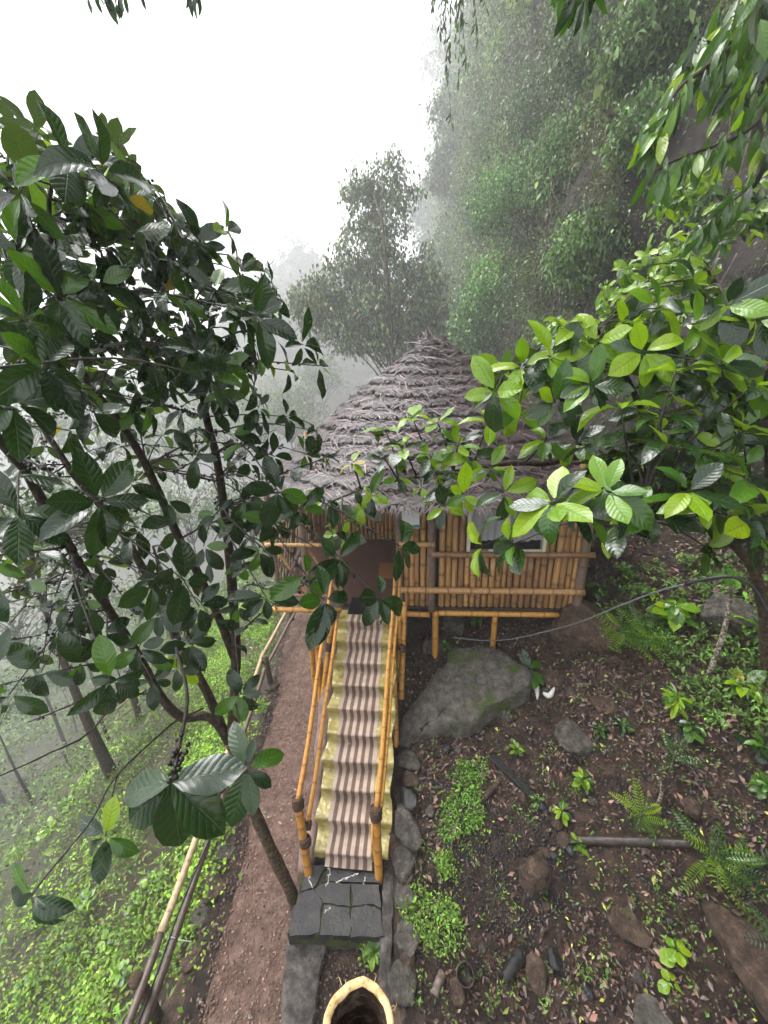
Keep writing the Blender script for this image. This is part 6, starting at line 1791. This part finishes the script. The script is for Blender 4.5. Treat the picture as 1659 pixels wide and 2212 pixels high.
# ------------------------------------------------------------------ ground cover on the left slope
n = 4600
y = rng.uniform(0.4, 13, n); d = rng.gamma(1.4, 1.5, n) + np.where(rng.random(n) < 0.25, 0.0, 0.32); x = path_edge(y) - d
k = (wob(x, y, 1.3, 3.0) + 0.5 * wob(x, y, 3.1, 1.0) > -0.35) & (rng.random(n) < 1.0)
x, y, d = x[k], y[k], d[k]
c = np.stack([x, y, terrain(x, y) + rng.uniform(0.03, 0.22, len(x))], 1)
P, D, N, L, Wd, C = clumps(c, 0.10, 15, 0.054, (0.20, 0.35, 0.03), 0.35, 0.3, 0.8)
N = N + np.array([0, 0, 1.2])
m_ = np.repeat(sstep(-0.3, 0.6, wob(x, y, 0.9, 8.0)), 15)[:, None]
C = C * (0.55 + 0.75 * m_)
tag(scatter('ground_cover', MT['foliage'], P, D, N, L, Wd * 1.15, C), 'bright green low weeds covering the slope below the path', 'weeds')
n = 6200                                           # farther down the slope, coarser
y = rng.uniform(-2, 60, n); x = path_edge(np.minimum(y, 13)) - 3 - 60 * rng.random(n) ** 1.7
dd = np.hypot(x, y)
P, D, N, L, Wd, C = clumps(np.stack([x, y, terrain(x, y) + rng.uniform(0, 0.03, n) * dd], 1), 0.10 + 0.012 * dd, 14, 0.04 + 0.0062 * dd, (0.13, 0.21, 0.045), 0.4, 0.35)
tag(scatter('slope_bushes', MT['foliage'], P, D, N, L, Wd, C, cardV=DIA_V, cardF=DIA_F), 'green undergrowth on the misty lower slope', 'undergrowth')
# long-bladed weeds among them
n = 900
y = rng.uniform(0.8, 6.5, n); d = rng.gamma(1.8, 0.9, n) + 0.25; x = path_edge(y) - d
P = np.stack([x, y, terrain(x, y) + rng.uniform(0.1, 0.35, n)], 1); D = rdir(n); D[:, 2] = rng.normal(-0.1, 0.3, n)
tag(scatter('tall_weeds', MT['foliage'], P, D, np.tile([0, -0.3, 1.0], (n, 1)) + rng.normal(0, 0.3, (n, 3)), rng.uniform(0.07, 0.15, n), rng.uniform(0.018, 0.035, n), tints(n, (0.20, 0.34, 0.04), 0.35, 0.12)), 'long bladed weeds standing over the low ground cover', 'weeds')

# ------------------------------------------------------------------ right garden: mats of small weeds
def weed_patch(name, label, poly, n, size, tone, hmax=0.10):
    pts = []
    xs = [p[0] for p in poly]; ys = [p[1] for p in poly]
    while len(pts) < n:
        px, py = rng.uniform(min(xs), max(xs)), rng.uniform(min(ys), max(ys))
        if in_poly(px, py, poly): pts.append(GT(px, py))
    c = np.array(pts); c[:, 2] += rng.uniform(0.01, hmax, len(c))
    P, D, N, L, Wd, C = clumps(c, 0.035, 9, size, tone, -0.2, 0.3, 0.8)
    N = N + np.array([0, 0, 1.0])
    tag(scatter(name, MT['foliage'], P, D, N, L, Wd * 0.8, C), label, 'weeds')
weed_patch('weed_mat', 'dense mat of narrow leaved bright green weeds beside the edging row', [(1000, 1634), (1056, 1660), (1030, 1720), (1055, 1790), (1010, 1800), (990, 1830), (945, 1815), (960, 1740), (975, 1680)], 190, 0.040, (0.14, 0.30, 0.035))
weed_patch('weed_tuft', 'small tuft of narrow weeds between the dense mat and the ash', [(940, 1850), (975, 1845), (985, 1880), (960, 1905)], 26, 0.05, (0.16, 0.29, 0.035))
weed_patch('weed_clump', 'clump of bright clover like weeds spilling over the edging stones', [(862, 1950), (905, 1925), (990, 1950), (1002, 2040), (960, 2085), (930, 2060), (880, 2010)], 130, 0.042, (0.17, 0.30, 0.04))
weed_patch('kerb_weeds', 'little green seedlings at the corner of the stone landing', [(790, 2030), (826, 2010), (830, 2050), (812, 2085), (785, 2070)], 40, 0.05, (0.17, 0.29, 0.04), 0.15)
weed_patch('scattered_seedlings', 'sparse tiny seedlings dotted over the litter', [(900, 1480), (1640, 1350), (1650, 2200), (900, 2210)], 330, 0.04, (0.14, 0.24, 0.04))
weed_patch('upper_weeds', 'loose green weeds on the upper slope right of the hut', [(1280, 1250), (1659, 1200), (1659, 1620), (1520, 1560), (1420, 1430), (1300, 1400)], 420, 0.075, (0.12, 0.22, 0.04), 0.2)

# ------------------------------------------------------------------ single plants on the right
FROND = None
def frond_mesh(mt_, nl=11, lw=0.055, ll=0.17, seed=0):
    V, Fs = [], []
    r = np.random.default_rng(seed)
    Vt, Ft = tube(np.array([(0, t, 0.10 * math.sin(t * 2.4) - 0.22 * t * t) for t in np.linspace(0, 1, 5)]), np.linspace(0.008, 0.003, 5), 4, False)
    V = list(map(tuple, Vt)); Fs = list(Ft)
    for i in range(nl):
        t = 0.16 + 0.84 * i / nl
        y0, z0 = t, 0.10 * math.sin(t * 2.4) - 0.22 * t * t
        s_ = ll * math.sin(math.pi * (0.18 + 0.75 * i / nl)) * 1.15
        for sg in (-1, 1):
            k = len(V)
            ang = r.normal(0.35, 0.08)
            ex, ey = sg * math.cos(ang), math.sin(ang)
            V += [(0, y0, z0), (ex * s_ * 0.5 - ey * sg * 0 , y0 + ey * s_ * 0.5 + lw * 0.5, z0 + 0.012), (ex * s_, y0 + ey * s_, z0 - 0.03), (ex * s_ * 0.5, y0 + ey * s_ * 0.5 - lw * 0.5, z0 + 0.004)]
            Fs += [(k, k + 3, k + 2, k + 1)]
    UV = np.array([(0.3, 0.53)] * len(V))
    return mk('frond', np.array(V), Fs, False, MT[mt_], UV=UV)
FR = {m_: [frond_mesh(m_, 11, 0.055, 0.17, 1), frond_mesh(m_, 13, 0.045, 0.14, 2), frond_mesh(m_, 9, 0.07, 0.2, 3)] for m_ in ('leaf_lime', 'leaf_mid', 'leaf_dark')}
def feather_plant(px, py, nf, L, mts, label, spread=1.0, stem=0.12, lean=(0, 0, 0)):
    p = GT(px, py)
    e = empty('feathery_plant', tuple(p), label, 'plant')
    V, Fs = tube(smooth_line([(0, 0, -0.05), (lean[0] * 0.4, lean[1] * 0.4, stem * 0.6), (lean[0], lean[1], stem)], 6), np.linspace(0.010, 0.005, 6), 6)
    link('stem', mk('stem', V, Fs, True, MT['bark_lichen']), None, e)
    for i in range(nf):
        th = i * 2.4 + rng.normal(0, 0.2); el = rng.uniform(0.05, 0.8)
        d = np.array([math.cos(th) * math.cos(el) * spread, math.sin(th) * math.cos(el) * spread, math.sin(el)]); d[1] -= 0.25
        X, Y, Z = frames(d[None], (UPZ + np.array([0, -0.35, 0]) + rng.normal(0, 0.15, 3))[None])
        m_ = mts[int(rng.integers(len(mts)))]
        o = link('frond', FR[m_][int(rng.integers(3))], None, e)
        l_ = L * rng.uniform(0.7, 1.15); f = rng.uniform(0.5, 1.0)
        M = Matrix.Identity(4)
        loc = np.array([lean[0] * f, lean[1] * f, stem * f])
        for a in range(3):
            M[a][0], M[a][1], M[a][2], M[a][3] = X[0][a] * l_, Y[0][a] * l_, Z[0][a] * l_, loc[a]
        o.matrix_local = M
feather_plant(1340, 1390, 22, 0.56, ['leaf_lime', 'leaf_lime', 'leaf_mid'], 'spreading feathery plant with light green leaflets at the top of the bare bank', 1.2, 0.22)
feather_plant(1395, 1400, 16, 0.50, ['leaf_lime', 'leaf_mid'], 'feathery plant with long fronds beside the pale broad leaved seedling', 1.2, 0.2)
feather_plant(1375, 1790, 13, 0.34, ['leaf_mid', 'leaf_lime'], 'feathery plant standing over the dark pole', 1.0, 0.25)
feather_plant(1445, 1670, 14, 0.30, ['leaf_dark', 'leaf_dark', 'leaf_mid'], 'dark green feathery plant on a pale stem below the whorled plant', 0.9, 0.35)
feather_plant(1520, 1880, 14, 0.44, ['leaf_mid', 'leaf_lime'], 'large feathery plant with bright fronds above the muddy boulder', 1.2, 0.3)
feather_plant(1575, 1900, 9, 0.44, ['leaf_dark', 'leaf_mid'], 'feathery plant with dark broad fronds beside the muddy boulder', 1.2, 0.25)
feather_plant(1680, 2090, 10, 0.40, ['leaf_dark', 'leaf_mid'], 'dark feathery fronds hanging over the muddy boulder', 1.1, 0.45)
feather_plant(1300, 1400, 7, 0.26, ['leaf_lime'], 'young feathery sprout over the bank of red roots', 1.0, 0.1)

def herb(px, py, n, L, mts, label, stem=0.15, el=0.35, tiers=1, grav=0.15, fam=0, wk=1.0, cat='plant', name='seedling', lean=(0, 0)):
    p = GT(px, py)
    e = empty(name, tuple(p), label, cat)
    P = smooth_line([p + (0, 0, -0.04), p + (lean[0] * 0.4, lean[1] * 0.4, stem * 0.5), p + (lean[0], lean[1], stem)], 7)
    V, Fs = tube(P, np.linspace(0.006 + 0.01 * stem, 0.004, 7), 6)
    link('stem', mk('stem', V - p, Fs, True, MT['bark_brown']), None, e)
    lv = Leaves()
    for t in range(tiers):
        q = P[-1 - t * max(1, 5 // tiers)]
        rosette(lv, q, UPZ + rng.normal(0, 0.15, 3) + np.array([0, -0.2, 0]), n, L * (1 + 0.12 * t), lambda i: mts[int(rng.integers(len(mts)))], el, grav, fam=fam, wk=wk)
    lv.build(e)
herb(1142, 1462, 6, 0.33, ['leaf_mid', 'leaf_mid', 'leaf_dark'], 'broad leaved seedling with dark glossy leaves at the tip of the mossy boulder', 0.16, 0.3, 1, 0.1, wk=1.15)
herb(1450, 1350, 9, 0.26, ['leaf_lime', 'leaf_mid'], 'pale broad leaved seedling with yellowish leaves on the upper slope', 0.35, 0.25, 3, 0.4, wk=1.25)
herb(1452, 1545, 9, 0.17, ['leaf_lime', 'leaf_lime', 'leaf_mid'], 'bright whorled plant with narrow pointed leaves', 0.30, 0.3, 3, 0.2, fam=1)
herb(1490, 1590, 7, 0.16, ['leaf_mid', 'leaf_dark'], 'green leafy plant right of the whorled plant', 0.18, 0.3, 2, 0.2)
herb(1258, 1700, 8, 0.13, ['leaf_mid', 'leaf_mid', 'leaf_lime'], 'low green plant beyond the end of the charred plank', 0.16, 0.3, 2, 0.2)
herb(1290, 1590, 7, 0.12, ['leaf_mid', 'leaf_dark'], 'low green plant beside the rounded grey stone', 0.12, 0.3, 2, 0.2)
herb(1340, 1580, 6, 0.12, ['leaf_mid', 'leaf_dark'], 'dark green seedling among the fine roots', 0.12, 0.3, 2, 0.2)
herb(1115, 1630, 7, 0.10, ['leaf_lime', 'leaf_mid'], 'tiny bright seedling in front of the mossy boulder', 0.10, 0.35, 2, 0.1)
herb(1158, 1745, 6, 0.10, ['leaf_mid'], 'small seedling beside the charred plank tip', 0.14, 0.35, 2, 0.2, fam=1, wk=1.3)
herb(1210, 1770, 6, 0.10, ['leaf_mid', 'leaf_lime'], 'seedling on the litter above the dark pole', 0.16, 0.35, 2, 0.2)
herb(1455, 2070, 5, 0.12, ['leaf_lime'], 'heart leaved vine sprig with lime green leaves', 0.14, 0.2, 2, 0.2, wk=1.7)
herb(1447, 2135, 4, 0.11, ['leaf_lime'], 'yellow green two leaved sprout in the litter', 0.06, 0.2, 1, 0.1, wk=1.7)
herb(1245, 1833, 6, 0.09, ['leaf_lime', 'leaf_mid'], 'small bright sprout growing over the dark pole', 0.12, 0.3, 2, 0.2)
herb(1600, 1500, 6, 0.24, ['leaf_lime', 'leaf_mid', 'leaf_gold'], 'shoot with long lime and yellow leaves below the bent trunk', 0.16, 0.3, 2, 0.2)
herb(1630, 1400, 9, 0.17, ['leaf_mid', 'leaf_mid', 'leaf_dark'], 'glossy green plant with narrow leaves beside the bent trunk', 0.32, 0.3, 3, 0.2, fam=1)
herb(1600, 1380, 8, 0.15, ['leaf_mid', 'leaf_lime'], 'bushy green plant in front of the pale boulder', 0.28, 0.3, 3, 0.2, fam=1)
herb(1640, 1640, 7, 0.18, ['leaf_mid', 'leaf_dark'], 'green plant on the bank below the bent trunk', 0.2, 0.3, 2, 0.2)
herb(1650, 1730, 7, 0.17, ['leaf_mid'], 'mid green plant low on the bank at the feathery plant', 0.2, 0.3, 2, 0.2)
herb(1290, 1290, 8, 0.17, ['leaf_mid', 'leaf_dark'], 'leafy plant growing at the corner post of the hut', 0.2, 0.3, 2, 0.25)
herb(1345, 1250, 7, 0.16, ['leaf_mid'], 'leafy plant in the shade behind the hose', 0.2, 0.3, 2, 0.25)
herb(1400, 1300, 7, 0.15, ['leaf_mid', 'leaf_lime'], 'leafy plant between the hose and the feathery plant', 0.2, 0.3, 2, 0.25)
herb(962, 1405, 5, 0.09, ['leaf_mid'], 'trailing green plant in front of the grey block', 0.12, 0.3, 3, 0.3, wk=1.5)
herb(1030, 1352, 5, 0.10, ['leaf_mid'], 'small round leaved plant between the stilts', 0.2, 0.3, 3, 0.3, wk=1.5)
herb(825, 2000, 6, 0.11, ['leaf_lime'], 'fern sprig on the kerb beside the landing', 0.08, 0.4, 1, 0.0, fam=1)
herb(812, 2070, 6, 0.11, ['leaf_lime', 'leaf_mid'], 'bright seedling against the kerb below the landing', 0.14, 0.4, 2, 0.1)
for k, (px, py) in enumerate([(60, 1760), (110, 1800), (150, 1745), (40, 1850), (300, 1960), (240, 2050), (330, 1920), (150, 2080), (90, 2000), (270, 2120), (380, 1820), (190, 1960), (430, 1740), (60, 2150), (540, 1640), (570, 1540)]):
    herb(px, py, 7, 0.10 if k > 3 else 0.16, ['leaf_lime', 'leaf_lime', 'leaf_mid'], 'bright green leafy weed standing out of the ground cover on the downhill slope', 0.22, 0.25, 3, 0.2, name='leafy_weed', wk=1.2)
for o in list(col.objects):
    if o.name.startswith('leafy_weed') and 'label' in o: o['group'] = 'leafy weeds on the downhill slope'
# slim lichen-spotted stem in the upper garden, and a short stub
for (px, py, h, r_, lab) in ((1530, 1458, 1.5, 0.035, 'slim pale trunk spotted with lichen in front of the bent tree'), (1417, 1740, 0.4, 0.022, 'short pale broken stem below the dark feathery plant')):
    p = GT(px, py)
    V, Fs = tube(smooth_line([p - (0, 0, 0.1), p + (0.02, 0, h * 0.5), p + (-0.03, 0.05, h)], 10), np.linspace(r_, r_ * 0.7, 10), 9)
    e = empty('sapling', tuple(p), lab, 'sapling'); link('trunk', mk('trunk', V - p, Fs, True, MT['bark_lichen']), None, e)
    lv = Leaves()
    if h > 1: rosette(lv, p + (-0.03, 0.05, h), UPZ, 8, 0.2, lambda i: 'leaf_mid', 0.2, 0.3)
    lv.build(e)

# ------------------------------------------------------------------ boughs hanging in at the top of the view
def overhang(name, label, start, tips, L, mts, fam, n, r0, limit=300, wk=1.0, back=None):
    e = empty(name, tuple(start), label, 'bough'); lv = Leaves(); tw = Twigs()
    if back is not None:
        link('branch', mk('branch', tube(smooth_line([np.asarray(back), (np.asarray(back) + start) / 2 + (0, 0, 0.15), np.asarray(start)], 12), np.linspace(r0 * 3, r0, 12), 8)[0] - np.asarray(start), tube(smooth_line([np.asarray(back), np.asarray(start)], 12), 1.0, 8)[1], True, MT['bark_dark']), None, e)
    for q in tips:
        tip = W(*q); P = twig_path(np.asarray(start), tip); tw.add(P, r0, r0 * 0.4)
        for i in (3, 4, 5, 6, 7, 8):
            for _ in range(n):
                f_ = rng.random(); q_ = P[i - 1] * f_ + P[i] * (1 - f_)
                lv.add(q_ + rng.normal(0, 0.02, 3), np.array([rng.normal(0, 0.4), rng.normal(0, 0.4), -1.0]), np.array([0, -1, 0.3]) + rng.normal(0, 0.5, 3), L * rng.uniform(0.7, 1.15), wk, mts[int(rng.integers(len(mts)))], fam)
    tw.build(e); lv.build(e, limit)
st_ = W(300, -120, 3.2)
overhang('overhanging_bough', 'thin bough with small dark leaves hanging in front of the white sky', st_, [(190, 0, 3.2), (225, 10, 3.2), (250, 5, 3.3), (300, -30, 3.2), (410, -15, 3.3), (435, -5, 3.3), (205, -20, 3.1)], 0.13, ['leaf_dark'], 1, 3, 0.006, back=W(250, -700, 3.0))
st_ = W(1262, -110, 1.5)
overhang('overhanging_sprig', 'sprig of big smooth green leaves hanging in front of the hillside top', st_, [(1225, -20, 1.4), (1262, -25, 1.45), (1285, -20, 1.5), (1205, -30, 1.45)], 0.13, ['leaf_mid', 'leaf_dark'], 1, 1, 0.005, back=W(1300, -700, 1.6))
st_ = W(985, -150, 9.0)
overhang('twiggy_bough', 'bare twiggy bough with drooping leaves hanging down along the hillside edge', st_, [(935, 20, 9), (960, 60, 9), (985, 110, 9), (1000, 40, 9), (970, 150, 9.2), (950, 100, 9), (1010, 160, 9.3), (1030, 90, 9.2), (1050, 20, 9.2), (990, 200, 9.4), (975, 270, 9.4)], 0.17, ['leaf_dark', 'leaf_mid'], 1, 4, 0.010, back=hill_pt(np.array(12.0), np.array(17.0)))
